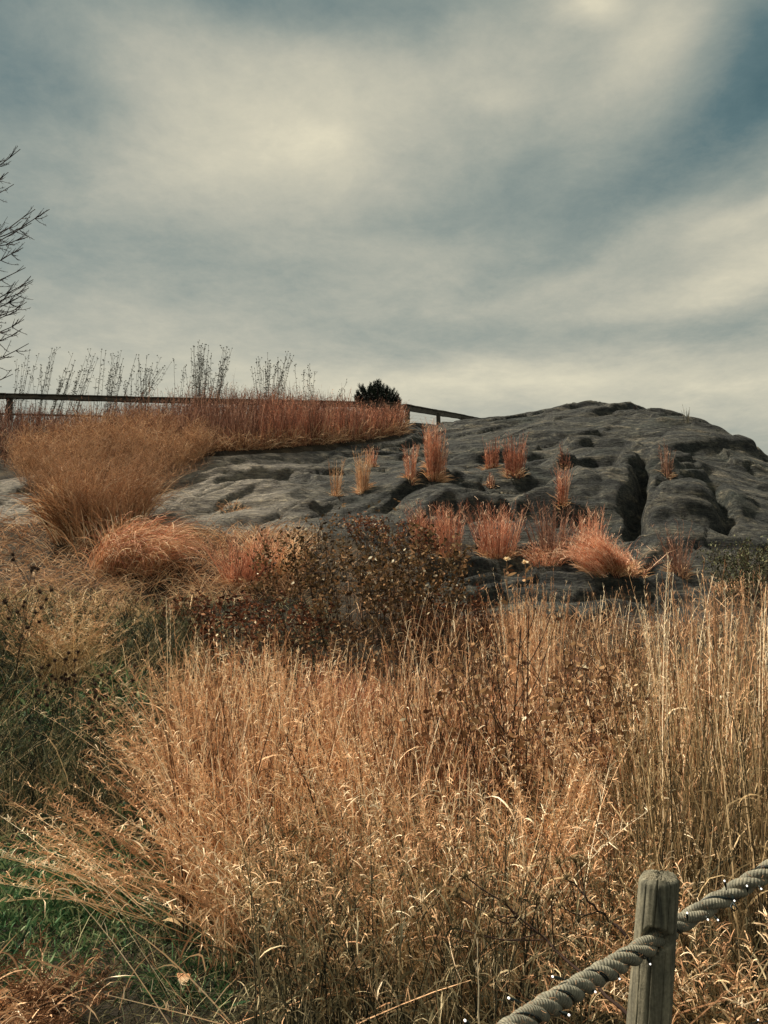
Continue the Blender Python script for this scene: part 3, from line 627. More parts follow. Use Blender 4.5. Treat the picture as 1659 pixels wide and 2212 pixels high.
# ------------------------------------------------------------------ single mounds and tufts on the slope
p = foot(300, 1232); e = empty('weeping_grass_mound', p, 'orange mound of fine grass combed over to the right, in front of the big clump', 'grass clump')
for (mt, nn, t_, nm, pt) in ((M_RED, 1000, (.2, 1.0), 'stems', 0), (M_GOLD, 700, (.2, 1.0), 'straw_stems', 1), (M_STRAW, 500, (.3, 1.0), 'straw_leaves', 2)):
    n = nn; u = rnd(n) ** 1.2; x = p[0] - .62 + .85 * u + RNG.normal(size=n) * .08; y = p[1] + .30 + rnd(n, -.40, .30) - .15 * u
    bs = gxy(x, y) + np.array([0, 0, .02]); P = curves(bs, rnd(n, .45, 1.15), rnd(n, .15, .75), rnd(n, 1.8, 3.0), RNG.normal(size=n) * .5 + 2.05, 10, 1.25, .25)
    P[..., 2] = np.maximum(P[..., 2], HZ(P[..., 0], P[..., 1]) + .01 + .03 * rnd(n)[:, None])
    b1 = Bunch(); b1.ribbon(P, wprof(10, .0075 * rnd(n, .5, 1.3)), rnd(n, *t_)); b1.build(nm, mt, e)
tuft(528, 1262, 122, 92, M_RED, 'russet tuft leaning right beside the pale straw tuft, left of the leafy bush', None, lean=(.18, 0), n=900, spread=.4, tintr=(.1, .8))
tuft(592, 1256, 125, 74, M_STRAW, 'pale straw tuft with arched tips between the russet tuft and the leafy bush', None, lean=(.06, 0), n=700, flop=1.0, spread=.3, tintr=(.5, 1))
tuft(505, 1105, 22, 60, M_GOLD, 'low dry tuft at the foot of the dark rock hollow', None, n=160, spread=.8, flop=1.0)

# ------------------------------------------------------------------ meadow in the foreground
def merge_curve_meadow(name, x, y, L, th, bend, mat, w, tintr, label, plume=0, leaves=0, leafL=(.1, .25), leafw=.006, phi=None, K=6, lm=None, pl=.035):
    n = len(x); bs = gxy(x, y); ph = rnd(n, 0, 6.28) if phi is None else phi
    tj = lambda k: tintr[0] - .2 + (tintr[1] - tintr[0] + .32) * rnd(k) ** 1.7  # skewed towards dark blades, painting shadowed gaps into the tint
    t0 = rnd(n, *th); P = curves(bs, L, t0, t0 + rnd(n, *bend), ph, K, 1.6, .07)
    b_ = Bunch(); ti = tj(n); b_.ribbon(P, wprof(K, w * rnd(n, .6, 1.3), .4, 1.0), ti)
    if plume:
        T = rnd((n, plume), .72, 1); q = along(P, T).reshape(-1, 3); k = len(q)
        b_.ribbon(curves(q, pl * rnd(k, .5, 1.3), rnd(k, .1, .7), rnd(k, .2, 1.0), rnd(k, 0, 6.28), 3), .0022, np.repeat(ti, plume) + .08)
    if leaves:
        T = rnd((n, leaves), .12, .8); q = along(P, T).reshape(-1, 3); k = len(q)
        b_.ribbon(curves(q, rnd(k, *leafL), rnd(k, .2, .9), rnd(k, .9, 3.0), rnd(k, 0, 6.28), 6, 1.2, .35), wprof(6, leafw * rnd(k, .4, 1.3)), rnd(k, tintr[0], min(1, tintr[1] + .15)))
    o = b_.build(name, mat); tag(o, label, 'grass', kind='stuff'); return o
def zone(n, y0, y1, v0, v1, pw=1.0):
    y = y0 + (y1 - y0) * rnd(n) ** pw; v = rnd(n, v0, v1); return (v - 829.5) / F * y * 1.0, y
def clump(x, y, s, n):
    """pull points towards random tussock centres"""
    k = RNG.integers(0, len(x), n); c = RNG.integers(0, n, len(x)); cx, cy = x[k][c], y[k][c]
    d = np.hypot(cx - x, cy - y); m = d < s
    return np.where(m, x + (cx - x) * .82, x), np.where(m, y + (cy - y) * .82, y)
M_OLIVE2 = veg_mat('greyed_straw', [(0, C(34, 36, 30)), (.35, C(84, 80, 56)), (.7, C(146, 132, 94)), (1, C(222, 200, 154))])
M_BROWN2 = veg_mat('tan_leaf', [(0, C(54, 36, 26)), (.35, C(104, 70, 46)), (.7, C(150, 112, 70)), (.92, C(196, 154, 104)), (1, C(240, 222, 182))], .75, .2)
M_GOLD2 = veg_mat('warm_golden_grass', [(0, C(90, 48, 32)), (.3, C(154, 86, 54)), (.6, C(210, 126, 80)), (.85, C(240, 168, 114)), (1, C(250, 212, 168))])
# golden body of the meadow
x, y = zone(2200, 3.9, 6.2, 400, 950); x, y = clump(x, y, .42, 60)
merge_curve_meadow('meadow_grass', x, y, rnd(len(x), .65, 1.12), (0, .22), (.0, .5), M_STRAW, .0060, (.1, 1.05), 'tall straw coloured meadow grass in the centre of the foreground', plume=5, leaves=2)
x, y = zone(2050, 4.2, 8.2, 850, 1420); x, y = clump(x, y, .5, 60)
merge_curve_meadow('meadow_grass', x, y, rnd(len(x), .6, 1.05), (0, .25), (.0, .5), M_STRAW, .0062, (.1, 1.05), 'straw coloured meadow grass right of centre reaching back to the low rock', plume=5, leaves=2)
x, y = zone(2200, 2.9, 6.8, 1330, 1760); x, y = clump(x, y, .3, 60)
merge_curve_meadow('meadow_grass', x, y, rnd(len(x), .7, 1.25), (0, .18), (.0, .35), M_OLIVE, .0048, (.2, 1.05), 'dense upright olive straw grass along the right edge', plume=5, leaves=2)
# warm fine grass haze between the stems
x, y = zone(2600, 4.2, 6.8, 450, 1500); x, y = clump(x, y, .4, 70)
merge_curve_meadow('fine_golden_grass', x, y, rnd(len(x), .45, .95), (0, .4), (.1, .9), M_GOLD2, .0036, (.2, .95), 'fine orange brown grass filling between the meadow stems', plume=7, pl=.05)
x, y = zone(900, 5.6, 6.3, 680, 830)
merge_curve_meadow('orange_grass', x, y, rnd(len(x), .7, .95), (0, .2), (.0, .4), M_RED, .004, (.4, 1.0), 'patch of orange grass in the middle of the meadow', plume=5)
# the near, darker and coarser part with curled leaves
x, y = zone(2100, 2.6, 4.4, 560, 1760)
merge_curve_meadow('near_grass', x, y, rnd(len(x), .45, .85), (0, .3), (.0, .6), M_OLIVE2, .0034, (.05, .8), 'dense olive brown grass in the near foreground behind the rope', plume=3, leaves=4, leafL=(.05, .16), leafw=.005)
x, y = zone(1100, 3.6, 5.2, 480, 1500)
merge_curve_meadow('curled_straw_leaves', x, y, rnd(len(x), .35, .8), (0, .4), (.1, .9), M_STRAW, .0035, (.5, 1.0), 'pale curled straw leaves hanging among the meadow grass', leaves=9, leafL=(.06, .20), leafw=.007)
# tall single seed stalks
def stalks(vx0, vx1, y0, y1, n, L, label, th=(0, .12), ph=None, mat=M_STRAW, w=.0046):
    x, y = zone(n, y0, y1, vx0, vx1)
    merge_curve_meadow('tall_seed_stalks', x, y, rnd(n, *L), th, (0, .3), mat, w, (.55, 1.0), label, plume=26, leaves=1, phi=ph, pl=.026, K=8)
stalks(1400, 1680, 3.6, 5.4, 170, (1.25, 1.8), 'tall pale seed stalks rising over the rock at the right edge')
stalks(370, 1000, 4.4, 6.0, 150, (1.0, 1.35), 'single pale seed stalks standing out of the meadow left of centre', th=(0, .2))
stalks(1095, 1200, 5.7, 6.7, 170, (1.15, 1.65), 'pale feathery stalks in front of the low rock, right of the leafy bush')
x, y = zone(60, 6.0, 6.6, 1380, 1450)
merge_curve_meadow('leaning_stalks', x, y, rnd(60, .95, 1.35), (.3, .55), (0, .2), M_STRAW, .0045, (.3, .9), 'sheaf of pale stalks leaning left in front of the low rock', plume=14, phi=np.full(60, -1.45) + RNG.normal(size=60) * .15, pl=.03)

n = 420; x, y = zone(n, 2.8, 4.8, 380, 1760)
merge_curve_meadow('crossing_stalks', x, y, rnd(n, .6, 1.15), (.5, 1.15), (0, .35), M_STRAW, .0042, (.4, 1.1), 'long thin pale stalks crossing one another low in the foreground', plume=5, leaves=1, K=8)
n = 1300; x, y = zone(n, 3.5, 5.8, 440, 1760)
merge_curve_meadow('bright_stalks', x, y, rnd(n, .5, 1.0), (0, .35), (0, .45), M_STRAW, .0048, (.75, 1.2), 'bright pale stalks scattered through the whole meadow', plume=3, leaves=2, leafL=(.05, .14), leafw=.006)
# arching tussocks that fan out to the left (things one could lift out)
def arching(vx, vy, y_, n, L, phi, spread, label, th=(.2, 1.25), mat=M_STRAW, w=.0046, tint=(.35, 1.0), group=None):
    q = at(vx, vy, y_); x0, y0 = q[0], q[1]; p = np.array([x0, y0, float(HZ(x0, y0))])
    e = empty('arching_grass_clump', p, label, 'grass clump', group)
    a = phi + RNG.normal(size=n) * spread; r = .20 * np.sqrt(rnd(n)); aa = rnd(n, 0, 6.28)
    bs = gxy(x0 + r * np.cos(aa), y0 + r * np.sin(aa)); f = rnd(n)
    t0 = th[0] + (th[1] - th[0]) * f * .75; P = curves(bs, L * rnd(n, .6, 1.1), t0, t0 + rnd(n, .1, .65), a, 9, 1.5, .07)
    P[..., 2] = np.maximum(P[..., 2], HZ(P[..., 0], P[..., 1]) + .02)
    b_ = Bunch(); ti = rnd(n, *tint); b_.ribbon(P, wprof(9, w * rnd(n, .6, 1.25), .35, 1)[..., :], ti); b_.build('stems', mat, e)
    T = rnd((n, 22), .6, 1); h = along(P, T).reshape(-1, 3); k = len(h)
    b2 = Bunch(); b2.ribbon(curves(h, rnd(k, .02, .06), rnd(k, .2, 1.4), rnd(k, 1.0, 2.6), rnd(k, 0, 6.28), 4), .0030, np.repeat(ti, 22)); b2.build('panicles', M_STRAW, e)
    T = rnd((n, 2), .15, .7); h = along(P, T).reshape(-1, 3); k = len(h)
    b3 = Bunch(); b3.ribbon(curves(h, rnd(k, .1, .26), rnd(k, .3, 1.2), rnd(k, 1.2, 3.0), rnd(k, 0, 6.28), 7, 1.2, .3), wprof(7, .006 * rnd(k, .5, 1.3)), rnd(k, .5, 1)); b3.build('leaves', mat, e)
arching(560, 2010, 4.0, 130, 1.25, -1.45, .55, 'grass clump whose long stems arch far left over the green patch')
arching(480, 1800, 5.0, 160, 1.25, -1.3, .8, 'straw clump fanning up and left at the left edge of the meadow', th=(.1, .95))
arching(670, 1900, 4.4, 140, 1.1, -.9, 1.2, 'bushy straw clump just right of the arching one', th=(.05, .8))
arching(880, 1990, 4.0, 110, 1.15, -1.3, .5, 'pale straw clump in the middle of the foreground with thick stems leaning left', th=(.1, 1.0), w=.0056, tint=(.45, 1.1))
arching(1150, 2080, 3.5, 110, 1.0, .9, .8, 'straw clump low in the foreground left of the rope with stems leaning right', th=(.1, .9), w=.0046, tint=(.3, 1.1))
arching(740, 1800, 4.9, 120, 1.15, -.9, .9, 'pale straw clump above the small dark green plant in the meadow', th=(.1, .8), w=.0056, tint=(.4, 1.1))
arching(620, 1620, 5.6, 110, 1.2, -.6, .9, 'tall straw clump at the upper left of the meadow with spreading tops', th=(.05, .7), w=.007, tint=(.4, 1.15))
arching(1330, 1950, 4.0, 100, 1.2, -.5, .6, 'pale straw clump between the burr weeds and the tall brown leaved bush', th=(.05, .8), w=.0058, tint=(.45, 1.15))
arching(1500, 1800, 4.6, 110, 1.25, .2, 1.5, 'straw clump rising behind the rope post with loosely spreading stems', th=(.05, .6), w=.006, tint=(.4, 1.1))
arching(330, 1960, 4.3, 40, .9, -1.5, .5, 'thin sprawling straw clump reaching left across the green patch', th=(.7, 1.35), w=.0045, tint=(.5, 1.1))
arching(800, 2190, 3.3, 120, 1.0, -1.2, .7, 'coarse grass clump at the bottom centre with thick stems leaning left', th=(.3, 1.1), mat=M_OLIVE, w=.0056)
arching(1010, 2215, 3.1, 120, .95, -.8, .9, 'coarse grass clump at the bottom centre behind the end of the rope', th=(.1, .9), mat=M_OLIVE, w=.005)
arching(1600, 2150, 2.9, 150, .9, -1.9, .9, 'straw clump with stems crossing behind the rope post on its right', th=(.3, 1.3), mat=M_OLIVE, w=.004)
arching(10, 2235, 3.1, 130, .36, 1.3, 1.6, 'golden tuft in the bottom left corner', th=(.6, 1.5), mat=M_GOLD, w=.0026, tint=(-.1, .5))
arching(130, 1500, 7.4, 160, .9, -.3, 3, 'pale arched grass at the left edge behind the dark weeds', th=(.2, 1.1), mat=M_OLIVE, w=.006)

# ------------------------------------------------------------------ left side ground cover
x, y = zone(6500, 3.3, 4.9, -460, 520)
k = fbm(x * 2.6, y * 2.6, 3) > .10; x, y = x[k], y[k]
bs = gxy(x, y); bs[:, 2] += .10 * rnd(len(x)) * np.clip(1 - np.abs(x + 1.75) / 1.2, .2, 1); n = len(x)
b1 = Bunch()
b1.ribbon(curves(bs, rnd(n, .05, .14), rnd(n, .2, 1.2), rnd(n, .8, 2.0), rnd(n, 0, 6.28), 5), oval(5, .009 * rnd(n, .4, 1.2)), rnd(n, 0, .9))
x2 = -1.85 + .58 * RNG.normal(size=9500); y2 = 4.2 + .33 * RNG.normal(size=9500); bs = gxy(x2, y2); bs[:, 2] += rnd(9500, 0, .14) * np.exp(-((x2 + 1.85) / .6) ** 2); n = 9500
b1.ribbon(curves(bs, rnd(n, .03, .07), rnd(n, .1, 1.0), rnd(n, .8, 2.0), rnd(n, 0, 6.28), 4), oval(4, .009 * rnd(n, .4, 1.2)), rnd(n, .2, 1.0))
tag(b1.build('green_ground_cover', M_GREEN), 'green leafy ground cover in the lower left corner', 'ground cover', kind='stuff')
x, y = zone(19500, 3.1, 10.2, -460, 720, .8); k = ~((y < 4.7) & (x < -1.1) & (y > 3.6) & (rnd(len(x)) < .75)); x, y = x[k], y[k]
patch('weedy_ground', 0, x, y, (.06, .30), (.2, 1.3), M_WEED, .0085, (.1, 1.05), 'low dark weeds and dead stalks on the slope at the left', bend=1.0)
x, y = zone(4600, 4.9, 8.6, -440, 420, 1)
k = fbm(x * 1.1 + 9, y * 1.1, 3) > -.12; x, y = x[k], y[k]
patch('dark_weeds', 0, x, y, (.22, .62), (0, .6), M_WEED, .0105, (-.1, .75), 'dark green weeds standing at the left below the straw slope', bend=.5, hairs=7, hl=.10)
x, y = zone(3600, 4.7, 9.6, -440, 450)
patch('pale_dead_stalks', 0, x, y, (.3, .75), (.1, 1.1), M_OLIVE, .0085, (.45, 1.15), 'scattered pale dead stalks among the dark weeds at the left', bend=1.3)
x, y = zone(11000, 2.4, 8.0, 300, 1800)
patch('grass_litter', 0, x, y, (.06, .3), (.3, 1.4), M_WEED, .008, (-.1, .7), 'tangled dead grass covering the ground under the meadow', bend=1.3)

x, y = zone(9500, 4.8, 8.6, -440, 330); k = fbm(x * 1.4 + 3, y * 1.4, 3) > .0; x, y = x[k], y[k]; n = len(x); bs = gxy(x, y); bs[:, 2] += rnd(n, 0, .25)
b1 = Bunch(); b1.ribbon(curves(bs, rnd(n, .05, .13), rnd(n, .1, 1.2), rnd(n, .8, 2.2), rnd(n, 0, 6.28), 4), oval(4, .020 * rnd(n, .4, 1.2)), rnd(n, .0, 1.0))
tag(b1.build('green_weeds', M_GREEN), 'leafy green weeds growing among the dead stalks along the left side', 'weeds', kind='stuff')
x, y = zone(7400, 3.0, 4.8, -460, 700)
patch('dead_grass_litter', 0, x, y, (.05, .22), (.5, 1.5), M_WEED, .009, (0, 1.0), 'dead grass bits and small weeds covering the soil at the bottom left', bend=1.0)
# fallen leaves in the green patch
def fallen(vx, vy, y_, size, mat, label, tint, n=1):
    q = at(vx, vy, y_); p = np.array([q[0], q[1], float(HZ(q[0], q[1])) + .05]); e = empty('dead_leaf', p, label, 'leaf')
    b_ = Bunch(); K = 9; t = np.linspace(0, 1, K)
    for i in range(n):
        a = RNG.uniform(0, 6.28); c, s_ = math.cos(a), math.sin(a)
        P = np.stack([(t - .5) * size * c, (t - .5) * size * s_, .25 * size * np.sin(t * 3.1) + .006 * i], -1)[None] + p + RNG.normal(size=3) * np.array([1, 1, 0]) * size * .3 * (n > 1)
        b_.ribbon(P, oval(K, size * .62), tint, side=np.array([[[.1, .2, 1.]]]))
    b_.build('blade', mat, e, True)
    s2 = Bunch(); s2.tube(np.array([[p + (0, 0, .01), p + (size * .4, size * .3, .0), p + (size * .8, size * .4, -.03)]]), .0015); s2.build('leaf_stalk', M_TWIG, e)
fallen(362, 2035, 4.0, .14, M_OLIVE, 'big yellow leaf standing out of the green patch at the bottom left', .8)
fallen(388, 2002, 4.05, .08, M_OLIVE, 'small yellow green leaf just above the big yellow one', .7)
fallen(395, 2168, 3.45, .09, M_BROWN, 'curled brown leaf on the ground below the big yellow one', .9)

# ------------------------------------------------------------------ leafy bushes
def bush(p, rx, ry, hh, nstem, nleaf, leaf, mat, label, name='leafy_bush', base=.25, wander=.5, tint=(0, 1), twig=M_TWIG, lw=.55, pale=0.0, tw=.004, droop=.9):
    e = empty(name, p, label, 'bush'); n = nstem; a = rnd(n, 0, 6.28); r = np.sqrt(rnd(n))
    bs = gxy(p[0] + rx * base * r * np.cos(a), p[1] + ry * base * r * np.sin(a))
    f = r * rnd(n, .5, 1.0); P = curves(bs, hh * (1.0 - .22 * f ** 2) * rnd(n, .7, 1.05), .75 * f * min(1.2, rx / hh), f * .35, np.arctan2(rx * np.cos(a), ry * np.sin(a)), 8, 1.0, wander)
    b_ = Bunch(); tp = np.linspace(1, .3, 8)[None] * tw; b_.tube(P, tp, rnd(n, .1, .9), 4)
    T = rnd((n, 5), .3, .9); q = along(P, T).reshape(-1, 3); S2 = curves(q, rnd(len(q), .12, .34) * hh, rnd(len(q), .2, .9), rnd(len(q), .1, 1.1), rnd(len(q), 0, 6.28), 5, 1, .3)
    b_.tube(S2, tw * .45, rnd(len(q), .2, 1), 3); b_.build('branches', twig, e)
    A = along(P, rnd((n, 9), .03, 1)).reshape(-1, 3); B_ = along(S2, rnd((len(S2), 6), .05, 1)).reshape(-1, 3); q = np.concatenate([A, B_])
    q = q[RNG.choice(len(q), min(nleaf, len(q)), replace=nleaf > len(q))] if nleaf <= len(q) else q[RNG.integers(0, len(q), nleaf)] + RNG.normal(size=(nleaf, 3)) * .03
    k = len(q); ph = rnd(k, 0, 6.28); th = droop * rnd(k, .7, 2.4)
    L = curves(q, leaf * rnd(k, .5, 1.25), th, th + rnd(k, -.9, .9), ph, 5, 1, .2)
    b2 = Bunch(); t_ = rnd(k, *tint); t_ = np.where(rnd(k) < pale, 1.3, t_)
    b2.ribbon(L, oval(5, leaf * lw * rnd(k, .5, 1.1)), t_); b2.build('leaves', mat, e)
    return e
bush(foot(790, 1380), 1.12, .6, 1.40, 110, 4700, .056, M_LEAF, 'big bush of hanging olive leaves in the middle, in front of the rock', tint=(-.05, .82), pale=.014, base=.95, wander=.5, tw=.0045)
bush(foot(520, 1400), .95, .6, .62, 80, 2100, .05, M_BROWN, 'low reddish brown leafy bush left of the big olive one', tint=(0, .8), pale=.02, base=.85, wander=.3)
bush(foot(690, 1470), .8, .5, .55, 60, 1200, .05, M_BROWN2, 'low brown leafed weeds below the big olive bush', tint=(.1, .9), pale=.02, base=.85)
bush(foot(960, 1420), .6, .5, .72, 50, 1000, .05, M_BROWN, 'thin brown leafed bush at the lower right of the big olive one', tint=(0, .8), pale=.02, base=.8)
bush(foot(860, 1190), .9, .4, .42, 60, 1300, .05, M_BROWN, 'reddish leafed low bush peeping over the top of the big olive one', tint=(.1, .9), pale=.05, base=.85)
q = at(1130, 1900, 4.35); p = np.array([q[0], q[1], float(HZ(q[0], q[1]))])
bush(p, .74, .35, 1.42, 50, 1900, .045, M_BROWN2, 'brown leaved bush growing up through the tall meadow grass right of centre', tint=(.25, 1.0), base=.55, wander=.35, tw=.0045, pale=.01)
q = at(1250, 1850, 4.5); p = np.array([q[0], q[1], float(HZ(q[0], q[1]))])
bush(p, .45, .4, .72, 24, 700, .055, M_DARK, 'dark green leaved weed deep in the meadow grass right of centre', tint=(.2, 1), base=.6)
q = at(1600, 1700, 5.4); p = np.array([q[0], q[1], float(HZ(q[0], q[1]))])
bush(p, .6, .5, 1.0, 40, 1500, .045, M_LEAF, 'tangled olive leaved bush behind the tall grass at the right edge', tint=(.1, 1), base=.8, pale=.02)
bush(foot(1640, 1300), .62, .6, .85, 70, 4200, .035, M_DARK, 'dense dark green shrub cut off by the right edge beside the rock', name='evergreen_shrub', tint=(.1, 1), base=.8, droop=.6)
q = at(590, 1850, 4.3); p = np.array([q[0], q[1], float(HZ(q[0], q[1]))])
bush(p, .12, .12, .28, 7, 60, .07, M_DARK, 'small dark green plant low between the arching grass clumps', name='broadleaf_plant', tint=(.3, 1), lw=.8)

# pale single leaves caught on the bushes are part of them; upright dark twigs in front
def twiggy(vx, vy, y_, hh, n, label, name='dead_weed', heads=True, lean=(0, 0), r=.003, mat=M_TWIG, hs=.014):
    q = at(vx, vy, y_); p = np.array([q[0], q[1], float(HZ(q[0], q[1]))]); e = empty(name, p, label, 'weed')
    bs = np.repeat([p], n, 0) + RNG.normal(size=(n, 3)) * [.05, .05, 0]
    P = curves(bs, hh * rnd(n, .75, 1.05), rnd(n, 0, .25), rnd(n, .0, .35), np.arctan2(lean[0] + rnd(n, -.5, .5), lean[1] + rnd(n, -.5, .5)), 8, 1, .15)
    b_ = Bunch(); b_.tube(P, np.linspace(1, .45, 8)[None] * r, .3, 5)
    T = rnd((n, 4), .5, .95); s = along(P, T).reshape(-1, 3); S2 = curves(s, rnd(len(s), .08, .26) * hh, rnd(len(s), .4, .8), rnd(len(s), .1, .5), rnd(len(s), 0, 6.28), 5)
    b_.tube(S2, r * .55, .4, 4); b_.build('stems', mat, e)
    if heads:
        tips = np.concatenate([P[:, -1], S2[:, -1]]); seed_heads(tips, hs, mat, e)
    return e
def seed_heads(tips, hs, mat, e, single=False):
    for tpt in tips:
        b2 = Bunch(); k = 46; d = unit(RNG.normal(size=(k, 3)) + [0, 0, .3]); L = hs * rnd(k, .8, 1.25)[:, None, None]
        t = np.linspace(0, 1, 3)[None, :, None]; b2.ribbon(tpt + d[:, None] * L * t, np.array([[.32, .2, .03]]) * hs, rnd(k, .2, .9))
        # firm core
        th = np.linspace(0, math.pi, 5); prof = hs * .55 * np.sin(th) + 1e-5; z = -hs * .5 * np.cos(th)
        b2.tube((tpt + np.stack([z * 0, z * 0, z], -1))[None], prof[None], .3, 7); b2.build('seed_head', mat, e)
twiggy(20, 1420, 6.6, 1.25, 4, 'dead coneflower with round black heads at the left edge before the straw slope', 'dried_coneflower', lean=(.3, 0), hs=.024, mat=M_TWIG)
twiggy(1115, 1900, 4.2, 1.5, 3, 'dark branched dead weed standing tallest in the meadow right of centre', heads=False, r=.0045)
twiggy(1330, 1800, 5.0, 1.15, 4, 'thin dark dead weed in the grass below the orange mound', heads=False)
twiggy(225, 1700, 5.6, .85, 5, 'dark dead weed with small heads in the dark weeds at the left', hs=.02)
twiggy(120, 1640, 6.0, .8, 5, 'cluster of dead stems with round heads among dark weeds, nearer the left edge', hs=.02)
# pale flowers left on the bush tops
for vx, vy, y_, lab in [(1095, 1210, 5.0, 'left of two white dead blooms standing tall in front of the low rock'), (1135, 1216, 5.05, 'right of two white dead blooms standing tall in front of the low rock')]:
    p = at(vx, vy, y_); e = empty('dead_flower', p, lab, 'flower'); k = 16
    b_ = Bunch(); b_.ribbon(curves(np.repeat([p], k, 0), rnd(k, .015, .03), rnd(k, .1, 1.4), rnd(k, .8, 2.4), rnd(k, 0, 6.28), 5), oval(5, .016), rnd(k, .9, 1.2)); b_.build('petals', M_STRAW, e)
    b_ = Bunch(); g_ = np.array([p[0] + .01, p[1], float(HZ(p[0], p[1]))]); t = np.linspace(0, 1, 8)[:, None]; PP = (g_ * (1 - t) + p * t + .03 * np.sin(t * 5) * (1 - t))[None]; b_.tube(PP, .0018, .6, 5); lp = along(PP, rnd((1, 26), .1, .97)).reshape(-1, 3); b_.ribbon(curves(lp, rnd(26, .03, .08), rnd(26, .5, 2), rnd(26, 1.2, 2.9), rnd(26, 0, 6.28), 5), oval(5, .018), rnd(26, .2, .9)); b_.build('stem', M_BROWN2, e)

# burr-headed weed in front of the rope post
def burr_weed(stem, sides, label):
    """stem: photo points with depth; sides: (start index, photo end, depth)"""
    P = np.array([at(*s) for s in stem]); e = empty('burr_weed', P[0], label, 'weed')
    b_ = Bunch(); t = np.linspace(0, 1, 14); k = np.linspace(0, 1, len(P)); Q = np.stack([np.interp(t, k, P[:, i]) for i in range(3)], -1) + RNG.normal(size=(14, 3)) * .003
    b_.tube(Q[None], np.linspace(.0055, .0022, 14)[None], .35, 6); tips = [Q[-1]]
    for f, end in sides:
        s0 = Q[int(f * 13)]; e1 = at(*end); tt = np.linspace(0, 1, 7)[:, None]
        b_.tube((s0 * (1 - tt) + e1 * tt + np.array([0, 0, -.02]) * np.sin(tt * 3.14))[None], .002, .4, 5); tips.append(e1)
    b_.build('stems', M_TWIG, e); seed_heads(tips, .019, M_OLIVE, e)
V6 = lambda u, v, y_: (948.8 + u * .4282, 1762 + v * .4282, y_)
burr_weed([V6(1080, 1120, 2.25), V6(930, 990, 2.3), V6(800, 860, 2.4), V6(660, 750, 2.5), V6(560, 640, 2.6), V6(480, 570, 2.65), V6(300, 420, 2.7), V6(135, 300, 2.75)],
          [(.70, V6(215, 598, 2.7)), (.72, V6(490, 410, 2.6)), (.74, V6(325, 425, 2.7)), (.82, V6(90, 400, 2.8)), (.6, V6(565, 410, 2.5)), (.78, V6(265, 500, 2.6)), (.68, V6(85, 562, 2.8))],
          'brown burr headed weed whose long stem crosses diagonally behind the rope, left of the post')
burr_weed([V6(960, 620, 2.75), V6(850, 520, 2.8), V6(760, 440, 2.8), V6(700, 360, 2.85), V6(640, 300, 2.85)],
          [(.45, V6(612, 455, 2.8)), (.6, V6(712, 245, 2.8)), (.55, V6(685, 222, 2.9)), (.8, V6(600, 232, 2.9))],
          'smaller burr headed weed between the long one and the wooden post')

# ------------------------------------------------------------------ dried wildflowers behind the fence
M_WOOD_D = None
def wild(u0, u1, v1, n, label, dense=.5, dark=0., w=14):
    """bottom/top positions from the enlarged upper left view (u/2, 678+v/2)"""
    y_ = RNG.uniform(20.9, 22.2); b0 = at(u0 / 2, 678 + 360 / 2, y_); b1 = at(u1 / 2, 678 + v1 / 2, y_); z0 = float(HZ(b0[0], y_)); dx = (b1[0] - b0[0]) / (b1[2] - b0[2])
    p = np.array([b0[0] - dx * (b0[2] - z0), y_, z0]); e = empty('dried_wildflower', p, label, 'wildflower', 'dried wildflowers behind the fence')
    Hh = b1[2] - z0; rw = w / 2 / F * y_
    t = np.linspace(0, 1, 7); K = 7; ox = RNG.normal(size=n) * rw * .5; dxn = dx + RNG.normal(size=n) * .045; hh = Hh * np.where(np.arange(n) == 0, 1, rnd(n, .68, 1.0))
    P = np.zeros((n, K, 3)); P[..., 0] = p[0] + ox[:, None] + dxn[:, None] * hh[:, None] * t ** 1.3; P[..., 1] = y_ + RNG.normal(size=n)[:, None] * .08 + .05 * t; P[..., 2] = z0 + hh[:, None] * t
    P[:, 1:, 0] += RNG.normal(size=(n, K - 1)) * .008
    b_ = Bunch(); b_.tube(P, np.linspace(1, .5, K)[None] * .0062, rnd(n, .0, .6), 4)
    T = rnd((n, 3), .78, .98); s = along(P, T).reshape(-1, 3); S2 = curves(s, rnd(len(s), .05, .17), rnd(len(s), .2, .8), rnd(len(s), .1, .7), rnd(len(s), 0, 6.28), 4); b_.tube(S2, .0028, .3, 3)
    bS = b_
    k = int(n * (9 + 16 * dense)); q = along(P, rnd((n, k // n + 1), .38, .9) ** 1.15).reshape(-1, 3)
    b2 = Bunch(); b2.ribbon(curves(q, rnd(len(q), .03, .09), rnd(len(q), .8, 2), rnd(len(q), 1.6, 3.0), rnd(len(q), 0, 6.28), 4), oval(4, .018 * rnd(len(q), .5, 1.2)), rnd(len(q), -.3, .3)); b2.build('leaves', M_GREYSTEM, e)
    tips = np.concatenate([P[:, -1], S2[:, -1]]); b3 = bS
    kk = 7; tp = np.repeat(tips, kk, 0); b3.ribbon(curves(tp - [0, 0, .01], rnd(len(tp), .015, .035), rnd(len(tp), .1, 1.2), rnd(len(tp), .1, 1.5), rnd(len(tp), 0, 6.28), 3), .012, rnd(len(tp), -.2, .4)); b3.build('stems', M_GREYSTEM, e)
